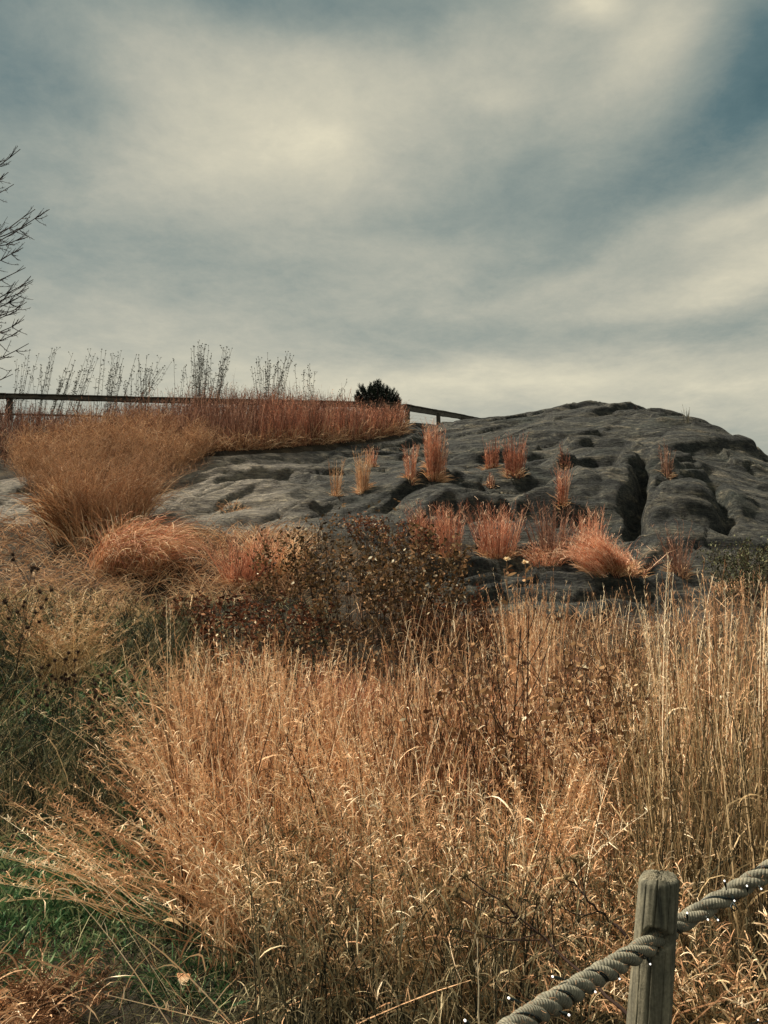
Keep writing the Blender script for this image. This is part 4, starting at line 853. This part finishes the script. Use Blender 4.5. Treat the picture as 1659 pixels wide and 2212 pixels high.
WF = [(100, 130, 152, 9, 'leftmost cluster of pale dried stems rising above the fence rail', .4, 26), (170, 175, 205, 3, 'single dark headed dried stem, second from the left above the rail', .8, 8),
      (195, 232, 148, 9, 'airy dried cluster leaning right, just right of the dark headed stem', .3, 34), (232, 276, 170, 8, 'dried cluster leaning right, fourth from the left above the rail', .4, 30),
      (285, 330, 200, 8, 'short dried cluster leaning strongly right beside the tall dense one', .4, 30), (335, 390, 148, 12, 'tall dense leaning cluster of dried stems at the left third of the rail', .8, 24),
      (418, 436, 148, 3, 'thin pair of dried stems with one hanging leaf, standing apart', .25, 12), (474, 499, 155, 12, 'dark dense narrow cluster of dried stems in the middle of the row', 1.0, 18),
      (512, 552, 175, 6, 'sparse dried cluster right of the dark dense one', .4, 22), (557, 561, 236, 4, 'short dark dried cluster among the sparse ones', .8, 8),
      (608, 612, 172, 10, 'upright dried cluster at the middle of the fence', .5, 40), (630, 695, 190, 9, 'dried cluster fanning right from the middle of the fence', .4, 36),
      (640, 725, 235, 4, 'low fan of thin dried stems leaning far right', .2, 30), (775, 783, 195, 4, 'thin faint dried stems left of the tallest cluster', .2, 26),
      (838, 838, 132, 12, 'left half of the tallest dense pair of dried clusters', .7, 22), (862, 876, 125, 16, 'right half of the tallest dense pair of dried clusters', .9, 20),
      (898, 915, 168, 8, 'dried cluster just right of the tallest pair', .6, 18), (935, 973, 145, 10, 'dark topped dried cluster leaning right, right of the tallest pair', .8, 18),
      (962, 985, 232, 4, 'short thin dried stems beside the dark topped cluster', .3, 16), (1120, 1106, 190, 7, 'dried cluster leaning left above the russet grass', .4, 26),
      (1150, 1150, 200, 6, 'middle of three dried clusters above the russet grass', .3, 26), (1178, 1186, 165, 9, 'tall dried cluster with many heads above the russet grass', .5, 30),
      (1205, 1242, 162, 9, 'dried cluster leaning right at the end of the three above the russet grass', .5, 26), (1300, 1296, 220, 3, 'thin lone dried stems right of the three clusters', .3, 12),
      (1335, 1340, 215, 5, 'small dried cluster, second last of the row', .5, 26), (1455, 1485, 290, 3, 'short leaning dried stems, last of the row beside the pine', .2, 20),
      (55, 75, 300, 6, 'low dried stems at the left end of the rail under the bare tree', .4, 40)]
for u0, u1, v1, n, lab, dn, ww in WF: wild(u0, u1, v1, n, lab, dn, 0, ww)

# ------------------------------------------------------------------ dark pine behind the fence
y_ = 22.0; b0 = at(815, 885, y_); p = np.array([b0[0], y_, float(HZ(b0[0], y_))]); e = empty('mugo_pine', p, 'round dark green pine standing behind the fence next to the rock', 'pine tree')
top = at(815, 824, y_)[2] - p[2]
b_ = Bunch(); bw = Bunch(); half = 50 / F * y_
tips = []
OUT = [(-50, 30), (-44, 24), (-34, 10), (-30, 16), (-20, 14), (-14, 4), (-6, 2), (0, 5), (6, 3), (14, 10), (22, 8), (28, 18), (36, 30), (44, 26), (50, 40)]
for i in range(230):
    if i < 45:
        ox, dy = OUT[i % 15]; ox += RNG.normal() * 1.5; dy += abs(RNG.normal()) * 3
    else:
        ox = RNG.uniform(-50, 50); dy = 8 + RNG.uniform(0, 1) * 46 + abs(ox) * .3
    tips.append(np.array([p[0] + ox / F * y_, y_ + RNG.normal() * .28 * (0.3 if i < 45 else 1), at(815, 824 + dy, y_)[2]]))
tips = np.array(tips); n = len(tips)
mid = p + np.array([0, 0, top * .25]); t = np.linspace(0, 1, 6)[None, :, None]
BR = mid * (1 - t) + tips[:, None] * t; BR[..., 2] -= (.25 * np.sin(t[..., 0] * math.pi)) * .3
bw.tube(BR, np.linspace(.02, .006, 6)[None], .4, 5); bw.tube(np.array([[p, p + (0, 0, top * .2), mid]]), .05, .4, 8); bw.build('trunk', M_BARK, e)
d = unit(BR[:, -1] - BR[:, -3] + [0, 0, .25]); k = 90
q = np.repeat(tips, k, 0) - np.repeat(d, k, 0) * rnd(n * k, 0, .22)[:, None]
nd = unit(np.repeat(d, k, 0) * .8 + RNG.normal(size=(n * k, 3)) * .55); L = rnd(n * k, .05, .095)[:, None, None]; t = np.linspace(0, 1, 3)[None, :, None]
b_.ribbon(q[:, None] + nd[:, None] * L * t, np.array([[.010, .008, .003]]), rnd(n * k, 0, 1)); b_.build('needles', M_NEEDLE, e)

# ------------------------------------------------------------------ bare tree at the left
y_ = 24.0; tx = at(-170, 900, y_)[0]; p = np.array([tx, y_, float(HZ(tx, y_))]); e = empty('bare_tree', p, 'leafless tree at the left edge with thin dark branches reaching into the sky', 'tree')
bt = Bunch(); bl = Bunch(); ttop = at(-170, 180, y_)[2]
tz = np.linspace(0, 1, 14); TR = np.stack([tx + .08 * np.sin(tz * 5), y_ + 0 * tz, p[2] + (ttop - p[2]) * tz], -1)
bt.tube(TR[None], np.linspace(.16, .015, 14)[None], .4, 10); bt.build('trunk', M_BARK, e)
LIMB = [(-160, 430, 44, 322), (-160, 470, 30, 398), (-150, 560, 76, 452), (-150, 560, 107, 452), (-130, 560, 68, 482), (-150, 590, 50, 535), (-150, 640, 55, 578), (-150, 680, 72, 604), (-150, 690, 62, 622),
        (-150, 700, 45, 640), (-150, 740, 58, 652), (-150, 770, 52, 690), (-150, 790, 48, 710), (-150, 820, 62, 742), (-150, 800, 20, 770), (-150, 860, 28, 808), (-150, 530, 60, 512), (-160, 400, 10, 345), (-155, 480, 18, 372), (-150, 715, 36, 672)]
# limbs on the other sides too, so the crown is whole
for i in range(26): LIMB.append((-165, RNG.uniform(380, 850), -330 + RNG.uniform(-40, 120), RNG.uniform(250, 700)))
def grow(P0, P1, r, depth, yo):
    t = np.linspace(0, 1, 9)[:, None]; sag = np.array([0, 0, -1]) * np.linalg.norm(P1 - P0) * .07; L = np.linalg.norm(P1 - P0)
    P = P0 * (1 - t) + P1 * t + sag * np.sin(t * math.pi) + RNG.normal(size=(9, 3)) * L * .008 * np.sin(t * math.pi)
    bl.tube(P[None], np.linspace(r, r * .35, 9)[None], RNG.uniform(0, 1), 4 if depth else 6)
    if depth >= 3: return
    d = (P1 - P0) / L; n = [14, 5, 3][depth]
    for i in range(n):
        f = RNG.uniform(.25, 1) ** .7; q = P[min(8, int(f * 8))]; sgn = 1 if RNG.random() < .62 else -1
        up = np.array([0, RNG.normal() * .5, 1.0]) * sgn
        dd = unit(d * RNG.uniform(.7, 1.3) + up * RNG.uniform(.2, 1.1) + np.array([RNG.normal() * .1, RNG.normal() * .3, .1]))
        grow(q, q + dd * L * RNG.uniform(.12, .30) * (1.15 - .6 * f), max(r * .5, .0042), depth + 1, yo)
for a0, a1, c0, c1 in LIMB:
    dy = RNG.normal() * .5; P0 = at(a0, a1, y_); P0[0] = tx; P1 = at(c0, c1, y_ + dy); grow(P0, P1, .028, 0, dy)
bl.build('branches', M_BARK, e)

# ------------------------------------------------------------------ wooden rail fence with wire mesh
def wood_mat(name, stops, sc=(14, 14, 1.2), bump=.01, green=0.0):
    m, bb, pr, o = new_mat(name); t = m.node_tree; tc = bb.n('ShaderNodeTexCoord'); mp = bb.n('ShaderNodeMapping'); t.links.new(tc.outputs['Object'], mp.inputs[0]); mp.inputs['Scale'].default_value = sc
    n1 = bb.noise(mp.outputs[0], 3.0, 8, .65, .6); n2 = bb.noise(tc.outputs['Object'], 5, 5, .6); n3 = bb.noise(tc.outputs['Object'], 120, 3, .6)
    c = bb.ramp(n1.outputs['Fac'], stops); m2 = bb.ramp(n2.outputs['Fac'], [(.35, (.65, .68, .65, 1)), (.65, (1.2, 1.15, 1.05, 1))]); c = bb.mixc(1, c, m2, 'MULTIPLY')
    m3 = bb.ramp(n3.outputs['Fac'], [(.3, (.75, .75, .75, 1)), (.7, (1.2, 1.2, 1.2, 1))]); c = bb.mixc(1, c, m3, 'MULTIPLY')
    if green:
        sp = bb.n('ShaderNodeSeparateXYZ'); t.links.new(tc.outputs['Object'], sp.inputs[0])
        f = bb.ramp(bb.m('ADD', bb.m('MULTIPLY', sp.outputs[2], -1.6), bb.m('MULTIPLY', n2.outputs['Fac'], 1.3)), [(.35, (0, 0, 0, 1)), (.9, (1, 1, 1, 1))])   # algae growing up from the foot
        c = bb.mixc(bb.m('MULTIPLY', f, green), c, (.045, .085, .055, 1))
    t.links.new(c, pr.inputs['Base Color']); pr.inputs['Roughness'].default_value = .9
    h = bb.m('ADD', n1.outputs['Fac'], bb.m('MULTIPLY', n3.outputs['Fac'], .25)); bu = bb.n('ShaderNodeBump'); bu.inputs['Distance'].default_value = bump; t.links.new(h, bu.inputs['Height']); t.links.new(bu.outputs[0], pr.inputs['Normal'])
    return m
M_RAIL = wood_mat('weathered_rail', [(.3, (.035, .034, .036, 1)), (.5, (.085, .078, .07, 1)), (.7, (.15, .135, .11, 1))], (1.2, 14, 14), .006)
M_WIRE = new_mat('dark_wire'); M_WIRE[2].inputs['Base Color'].default_value = (.05, .05, .05, 1); M_WIRE[2].inputs['Roughness'].default_value = .6; M_WIRE = M_WIRE[0]
def plank(name, A, B, wd, ht, mat, parent, off=(0, 0, 0)):
    """board from A to B; box with bevelled edges"""
    A = Vector(A); B = Vector(B); d = B - A; L = d.length; bm = bmesh.new(); bmesh.ops.create_cube(bm, size=1)
    for v in bm.verts: v.co = Vector((v.co.x * L, v.co.y * wd, v.co.z * ht))
    bmesh.ops.subdivide_edges(bm, edges=[e_ for e_ in bm.edges if abs((e_.verts[0].co - e_.verts[1].co).x) > L * .5], cuts=14)
    for v in bm.verts: v.co.z += random.gauss(0, .004); v.co.y += random.gauss(0, .003)
    bmesh.ops.bevel(bm, geom=[e_ for e_ in bm.edges if e_.calc_face_angle(0) > 1], offset=.008, segments=2, affect='EDGES')
    me = bpy.data.meshes.new(name); bm.to_mesh(me); bm.free(); me.materials.append(mat); o = bpy.data.objects.new(name, me); COL.objects.link(o); o.parent = parent
    q = d.to_track_quat('X', 'Z'); o.rotation_euler = q.to_euler(); o.location = (A + B) / 2 + Vector(off) - parent.location; return o
def zg(x, y): return float(lookup(ZG)(x, y))
A1 = at(-260, 856, 20.2); A2 = at(-60, 853, 20.2); A3 = at(15, 857, 20.2); A4 = at(440, 868, 20.3); A5 = at(866, 877, 20.4)
fe = empty('rail_fence', (A3[0], 20.2, zg(A3[0], 20.2)), 'long dark wooden rail fence with wire mesh running along the hilltop to the left', 'fence')
for a, c in ((A1, A3), (A3, A4), (A4, A5)):
    plank('top_rail', a, c, .10, .10, M_RAIL, fe); plank('cap_board', np.array(a) + (0, 0, .066), np.array(c) + (0, 0, .066), .17, .03, M_RAIL, fe)
for a, c in ((A1, A3), (A3, A4), (A4, A5)): plank('middle_rail', np.array(a) - (0, 0, .46), np.array(c) - (0, 0, .46), .04, .05, M_RAIL, fe)
for q in (A1, A3, A4, (A4 + A5) / 2, A5):
    g_ = zg(q[0], 20.3) - .15; plank('fence_post', (q[0], 20.36, g_), (q[0], 20.36, q[2] + .02), .13, .13, M_RAIL, fe)
def mesh_panel(a, c, hgt, parent, s=.1, yo=.02):
    b_ = Bunch(); L = np.linalg.norm(np.array(c) - a); nx = int(L / s); t = np.linspace(0, 1, nx)[:, None]; top_ = np.array(a) * (1 - t) + np.array(c) * t + (0, yo, -.06)
    b_.tube(np.stack([top_, top_ - (0, 0, hgt)], 1), .0016, .5, 3)
    nz = int(hgt / s) + 1; hz = np.linspace(0, hgt, nz); b_.tube(np.stack([np.stack([top_[0] - (0, 0, h), top_[-1] - (0, 0, h)]) for h in hz]), .0016, .5, 3)
    return b_.build('wire_mesh', M_WIRE, parent)
for a, c in ((A1, A3), (A3, A4), (A4, A5)): mesh_panel(a, c, .95, fe)
B1 = at(872, 881, 20.6); B2 = at(993, 901, 26.5); B3 = at(1070, 916, 33)
fr = empty('rail_fence', (B1[0], 20.6, zg(B1[0], 20.6)), 'short wooden fence run with open wire mesh sloping down behind the rock', 'fence')
for a, c in ((B1, B2), (B2, B3)):
    plank('top_rail', a, c, .10, .13, M_RAIL, fr); plank('cap_board', np.array(a) + (0, 0, .085), np.array(c) + (0, 0, .085), .16, .034, M_RAIL, fr)
    plank('middle_rail', np.array(a) - (0, 0, .43), np.array(c) - (0, 0, .52), .04, .05, M_RAIL, fr); mesh_panel(a, c, 1.0, fr, .09)
for q in (B1, (B1 + B2) / 2, B2, B3):
    g_ = zg(q[0], q[1]) - .15; plank('fence_post', (q[0] + .1, q[1] + .1, g_), (q[0] + .1, q[1] + .1, q[2] + .02), .13, .13, M_RAIL, fr)

# ------------------------------------------------------------------ rope barrier in the near corner
M_POST = wood_mat('grey_post', [(.28, (.04, .042, .038, 1)), (.42, (.13, .125, .10, 1)), (.6, (.24, .225, .175, 1)), (.8, (.34, .31, .24, 1))], (16, 16, 1.0), .004, .75)
YP = 2.02; tp_ = at(1424, 1893, YP); lo_ = at(1401, 2212, YP); dv = (tp_ - lo_) / (tp_[2] - lo_[2]); base = tp_ - dv * (tp_[2] + .25)
pe = empty('rope_post', (base[0], base[1], 0), 'thick round weathered wooden post holding the rope in the lower right corner', 'post')
NS, NR = 180, 230; V = []; Rp = .0462; zt = tp_[2]
hz_ = at(1401, 2045, YP - .05)[2]
crk = [(.9, .0065, .020), (2.1, .005, .03), (3.75, .004, .022), (4.32, .008, .026), (4.95, .006, .022), (5.45, .004, .02)]
for i in range(NR + 1):
    t = i / NR; z = -.25 + (zt + .25) * t; c = base + dv * (z + .25); fl = 1 + .16 * (1 - min(1, max(0, (z - .3) / .6)))
    for j in range(NS):
        a = 2 * math.pi * j / NS; r = Rp * fl * (1 + .018 * math.sin(2 * a + 1) + .012 * math.sin(3 * a + z * 2))
        for ca, dp, wd in crk:
            aa = ca + .05 * math.sin(z * 6 + ca * 3) + .02 * math.sin(z * 23); dd = abs((a - aa + math.pi) % (2 * math.pi) - math.pi)
            r -= dp * math.exp(-(dd / wd) ** 2) * (0.35 + .65 * abs(math.sin(z * 2.3 + ca * 5)))
        r += .0003 * math.sin(a * 23 + 3 * math.sin(z * 4)); r -= .007 * max(0, (z - zt + .012) / .012) ** 2
        V.append((c[0] + r * math.cos(a), c[1] + r * math.sin(a), z + (.003 * math.sin(a * 3 + 1) if i == NR else 0)))
I = np.arange((NR + 1) * NS).reshape(NR + 1, NS); Q = np.stack([I[:-1], np.roll(I[:-1], -1, 1), np.roll(I[1:], -1, 1), I[1:]], -1).reshape(-1, 4)
V = np.array(V)
# bored hole: the shaft surface is sunk where the rope passes through
ha, hb = at(1290, 2108, 1.82), at(1475, 1994, 2.07); hd = unit(hb - ha)
rel = V - ha; pr0 = rel @ hd; dd = np.linalg.norm(rel - pr0[:, None] * hd, axis=1)
ax = base + dv * (V[:, 2:3] + .25); k = (sstep(.0285, .0255, dd) * (V[:, 1] < ax[:, 1] - .003) * (V[:, 0] < ax[:, 0] + .031))[:, None]; V = V * (1 - k * .8) + ax * k * .8
V = V - np.array(pe.location); raw_mesh('post_shaft', V, Q, M_POST, pe)
# end grain
M_END = wood_mat('end_grain', [(.3, (.12, .11, .085, 1)), (.55, (.26, .235, .18, 1)), (.75, (.42, .37, .28, 1))], (30, 30, 30), .006)
rim = V[-NS:]; rings = []
for f in (1, .93, .8, .65, .5, .35, .2, .06):
    cc = rim.mean(0); rg = cc + (rim - cc) * f; rg[:, 2] += .010 * (1 - f) ** .7 + .0022 * np.sin(np.arange(NS) * .7 + f * 9) * (f < .97) + .0015 * RNG.normal(size=NS) * (f < .97); rings.append(rg)
W_ = np.concatenate(rings); I = np.arange(len(rings) * NS).reshape(-1, NS); Q = np.stack([I[:-1], np.roll(I[:-1], -1, 1), np.roll(I[1:], -1, 1), I[1:]], -1).reshape(-1, 4)
raw_mesh('end_grain', W_, Q, M_END, pe)
# rope
def rope_material():
    m, bb, pr, o = new_mat('manila_rope'); t = m.node_tree; at_ = bb.n('ShaderNodeAttribute'); at_.attribute_name = 'tint'
    tc = bb.n('ShaderNodeTexCoord'); n = bb.noise(tc.outputs['Object'], 40, 5, .65); n2 = bb.noise(tc.outputs['Object'], 9, 4, .6)
    wv = bb.m('ABSOLUTE', bb.m('SINE', bb.m('MULTIPLY', at_.outputs['Fac'], math.pi)))
    c = bb.ramp(n.outputs['Fac'], [(.3, (.09, .088, .07, 1)), (.5, (.20, .19, .145, 1)), (.7, (.31, .285, .21, 1))])
    c = bb.mixc(bb.m('MULTIPLY', n2.outputs['Fac'], .5), c, (.17, .18, .15, 1))
    dk = bb.ramp(wv, [(.0, (.42, .42, .42, 1)), (.35, (1, 1, 1, 1))]); c = bb.mixc(1, c, dk, 'MULTIPLY')
    t.links.new(c, pr.inputs['Base Color']); pr.inputs['Roughness'].default_value = .95
    h = bb.m('ADD', wv, bb.m('MULTIPLY', n.outputs['Fac'], .5)); bu = bb.n('ShaderNodeBump'); bu.inputs['Distance'].default_value = .0016; t.links.new(h, bu.inputs['Height']); t.links.new(bu.outputs[0], pr.inputs['Normal'])
    return m
M_ROPE = rope_material(); RR = .0215; PITCHR = .175
path_k = [at(980, 2330, 1.20), at(1060, 2262, 1.36), at(1160, 2188, 1.58), at(1290, 2108, 1.82), at(1385, 2052, 1.955), at(1424, 2026, 2.02), at(1466, 1996, 2.095), at(1560, 1941, 2.13), at(1659, 1882, 2.12), at(1780, 1806, 2.12)]
path_k = np.array(path_k); seg = np.r_[0, np.cumsum(np.linalg.norm(np.diff(path_k, axis=0), axis=1))]; LT = seg[-1]
NSR = 520; ss = np.linspace(0, LT, NSR)
def spline(ss): 
    P = np.stack([np.interp(ss, seg, path_k[:, i]) for i in range(3)], -1); return P
CPT = spline(ss); ker = np.hanning(41); ker /= ker.sum()
pad = np.concatenate([np.repeat(CPT[:1], 20, 0), CPT, np.repeat(CPT[-1:], 20, 0)]); CPT = np.stack([np.convolve(pad[:, i], ker, 'valid') for i in range(3)], -1)
TT = unit(np.gradient(CPT, axis=0)); SS = unit(np.cross(TT, [0, 0, 1.])); UU = np.cross(SS, TT)
def rope_pt(s, ang, r):
    i = np.clip(np.asarray(s) / LT * (NSR - 1), 0, NSR - 1.001); k = i.astype(int); f = (i - k)[..., None]
    P = CPT[k] * (1 - f) + CPT[k + 1] * f; return P + (SS[k] * np.cos(ang)[..., None] + UU[k] * np.sin(ang)[..., None]) * np.asarray(r)[..., None]
mid_s = seg[5]
re_ = empty('barrier_rope', spline(np.array([mid_s]))[0], 'thick grey twisted rope threaded through the wooden post', 'rope')
SD = 22
for kst in range(3):
    ang = -(ss + .010 * np.sin(ss * 9) + .006 * np.sin(ss * 23 + 1)) / PITCHR * 2 * math.pi + kst * 2 * math.pi / 3 + .10 * np.sin(ss * 17 + kst * 2)
    cen = CPT + (SS * np.cos(ang)[:, None] + UU * np.sin(ang)[:, None]) * RR * .50
    tg = unit(np.gradient(cen, axis=0)); na = unit(np.cross(tg, TT)); nb = np.cross(tg, na)
    j = np.arange(SD + 1) * 2 * math.pi / SD; V = cen[:, None] + (na[:, None] * np.cos(j)[None, :, None] + nb[:, None] * np.sin(j)[None, :, None]) * RR * (.565 + .03 * np.sin(ss * 31 + kst * 2.1) + .02 * np.sin(ss * 67 + kst))[:, None, None]
    V = V.reshape(-1, 3) + RNG.normal(size=(NSR * (SD + 1), 3)) * .00022
    tint = (ss[:, None] / .0062 * 1.0 + np.arange(SD + 1)[None] / SD * 3.0).ravel()
    I = np.arange(NSR * (SD + 1)).reshape(NSR, SD + 1); Q = np.stack([I[:-1, :-1], I[:-1, 1:], I[1:, 1:], I[1:, :-1]], -1).reshape(-1, 4)
    raw_mesh('strand', V - np.array(re_.location), Q, M_ROPE, re_, True, {'tint': tint})
fz = Bunch(); n = 1600; s_ = rnd(n, 0, LT); a = rnd(n, 0, 6.28); q = rope_pt(s_, a, np.full(n, RR * .98)); fz.ribbon(curves(q, .004 + .02 * rnd(n) ** 3, rnd(n, .2, 2.2), rnd(n, .5, 2.8), rnd(n, 0, 6.28), 4), .0005, .5, None)
fz.build('loose_fibres', M_STRAW, re_)
# string lights wound along the rope
M_CABLE = new_mat('dark_green_cable'); M_CABLE[2].inputs['Base Color'].default_value = (.010, .018, .018, 1); M_CABLE[2].inputs['Roughness'].default_value = .4; M_CABLE = M_CABLE[0]
m_, bb, pr, o_ = new_mat('lit_bulb'); pr.inputs['Base Color'].default_value = (.9, .88, .8, 1); pr.inputs['Emission Color'].default_value = (1, .93, .84, 1); pr.inputs['Emission Strength'].default_value = .75; M_BULB = m_
se = empty('string_lights', spline(np.array([mid_s - .3]))[0], 'dark cable of small white fairy lights wound around the rope', 'string lights')
cb = Bunch(); n = 900; s_ = np.linspace(0, LT, n); ang = -(s_ + .010 * np.sin(s_ * 9) + .006 * np.sin(s_ * 23 + 1)) / PITCHR * 2 * math.pi + math.pi / 3
k = (s_ < mid_s - .05) | (s_ > mid_s + .05)
for off in (0, .2):
    P = rope_pt(s_, ang + off + .08 * np.sin(s_ * 40 + off * 20), np.full(n, RR * (.86)))
    for m2 in (s_ < mid_s - .045, s_ > mid_s + .045): cb.tube(P[m2][None], .0017, .5, 5)
cb.build('cable', M_CABLE, se)
BULBS = [(V6(1062, 743, 0), V6(1040, 690, 0), 1.95), (V6(907, 817, 0), V6(880, 755, 0), 1.86), (V6(577, 813, 0), V6(640, 828, 0), 1.70), (V6(782, 886, 0), V6(730, 862, 0), 1.74), (V6(356, 922, 0), V6(415, 945, 0), 1.54),
         (V6(648, 1003, 0), V6(600, 985, 0), 1.60), (V6(134, 1037, 0), V6(160, 1060, 0), 1.42), (V6(1251, 495, 0), V6(1252, 530, 0), 2.045), (V6(1353, 520, 0), V6(1345, 505, 0), 2.06), (V6(1402, 522, 0), V6(1385, 505, 0), 2.06),
         (V6(1487, 424, 0), V6(1475, 395, 0), 2.06), (V6(1440, 333, 0), V6(1450, 375, 0), 2.10), (V6(1553, 358, 0), V6(1556, 385, 0), 2.07), (V6(1621, 365, 0), V6(1610, 352, 0), 2.08), (V6(1607, 1033, 0), V6(1600, 1046, 0), 2.35)]
for tip, root, yb in BULBS:
    a = at(tip[0], tip[1], yb); c = at(root[0], root[1], yb + .005); d = unit(a - c); L = np.linalg.norm(a - c)
    sb = Bunch(); t = np.linspace(0, 1, 7)[:, None]; m1 = c * (1 - t) + a * t; sb.tube(m1[None], np.array([[.0014, .0015, .0022, .0030, .0032, .0032, .0026]]), .5, 8); so_ = sb.build('socket', M_CABLE, se, True)
    th = np.linspace(0, math.pi, 7); c0 = a + d * .0022; bb2 = Bunch(); pr_ = .0022 * np.sin(th) + 1e-5; bb2.tube((c0 - d * np.cos(th)[:, None] * .0026)[None], pr_[None], .5, 10); o = bb2.build('bulb', M_BULB, se, True)
cb = Bunch(); cb.tube(np.array([[at(*V6(1480, 440, 2.05)), at(*V6(1495, 455, 2.03)), at(*V6(1505, 470, 2.03)), at(*V6(1490, 482, 2.03)), at(*V6(1470, 460, 2.04)), at(*V6(1480, 440, 2.05))]]), .0022, .5, 6)
lo = at(1636, 2208, 2.35); cb.tube(np.array([[lo + (-.35, .1, -.28), lo + (-.15, .05, -.06), lo, lo + (.12, .05, -.02), lo + (.4, .1, .02)]]), .0015, .5, 5); cb.build('cable_tie', M_CABLE, se)
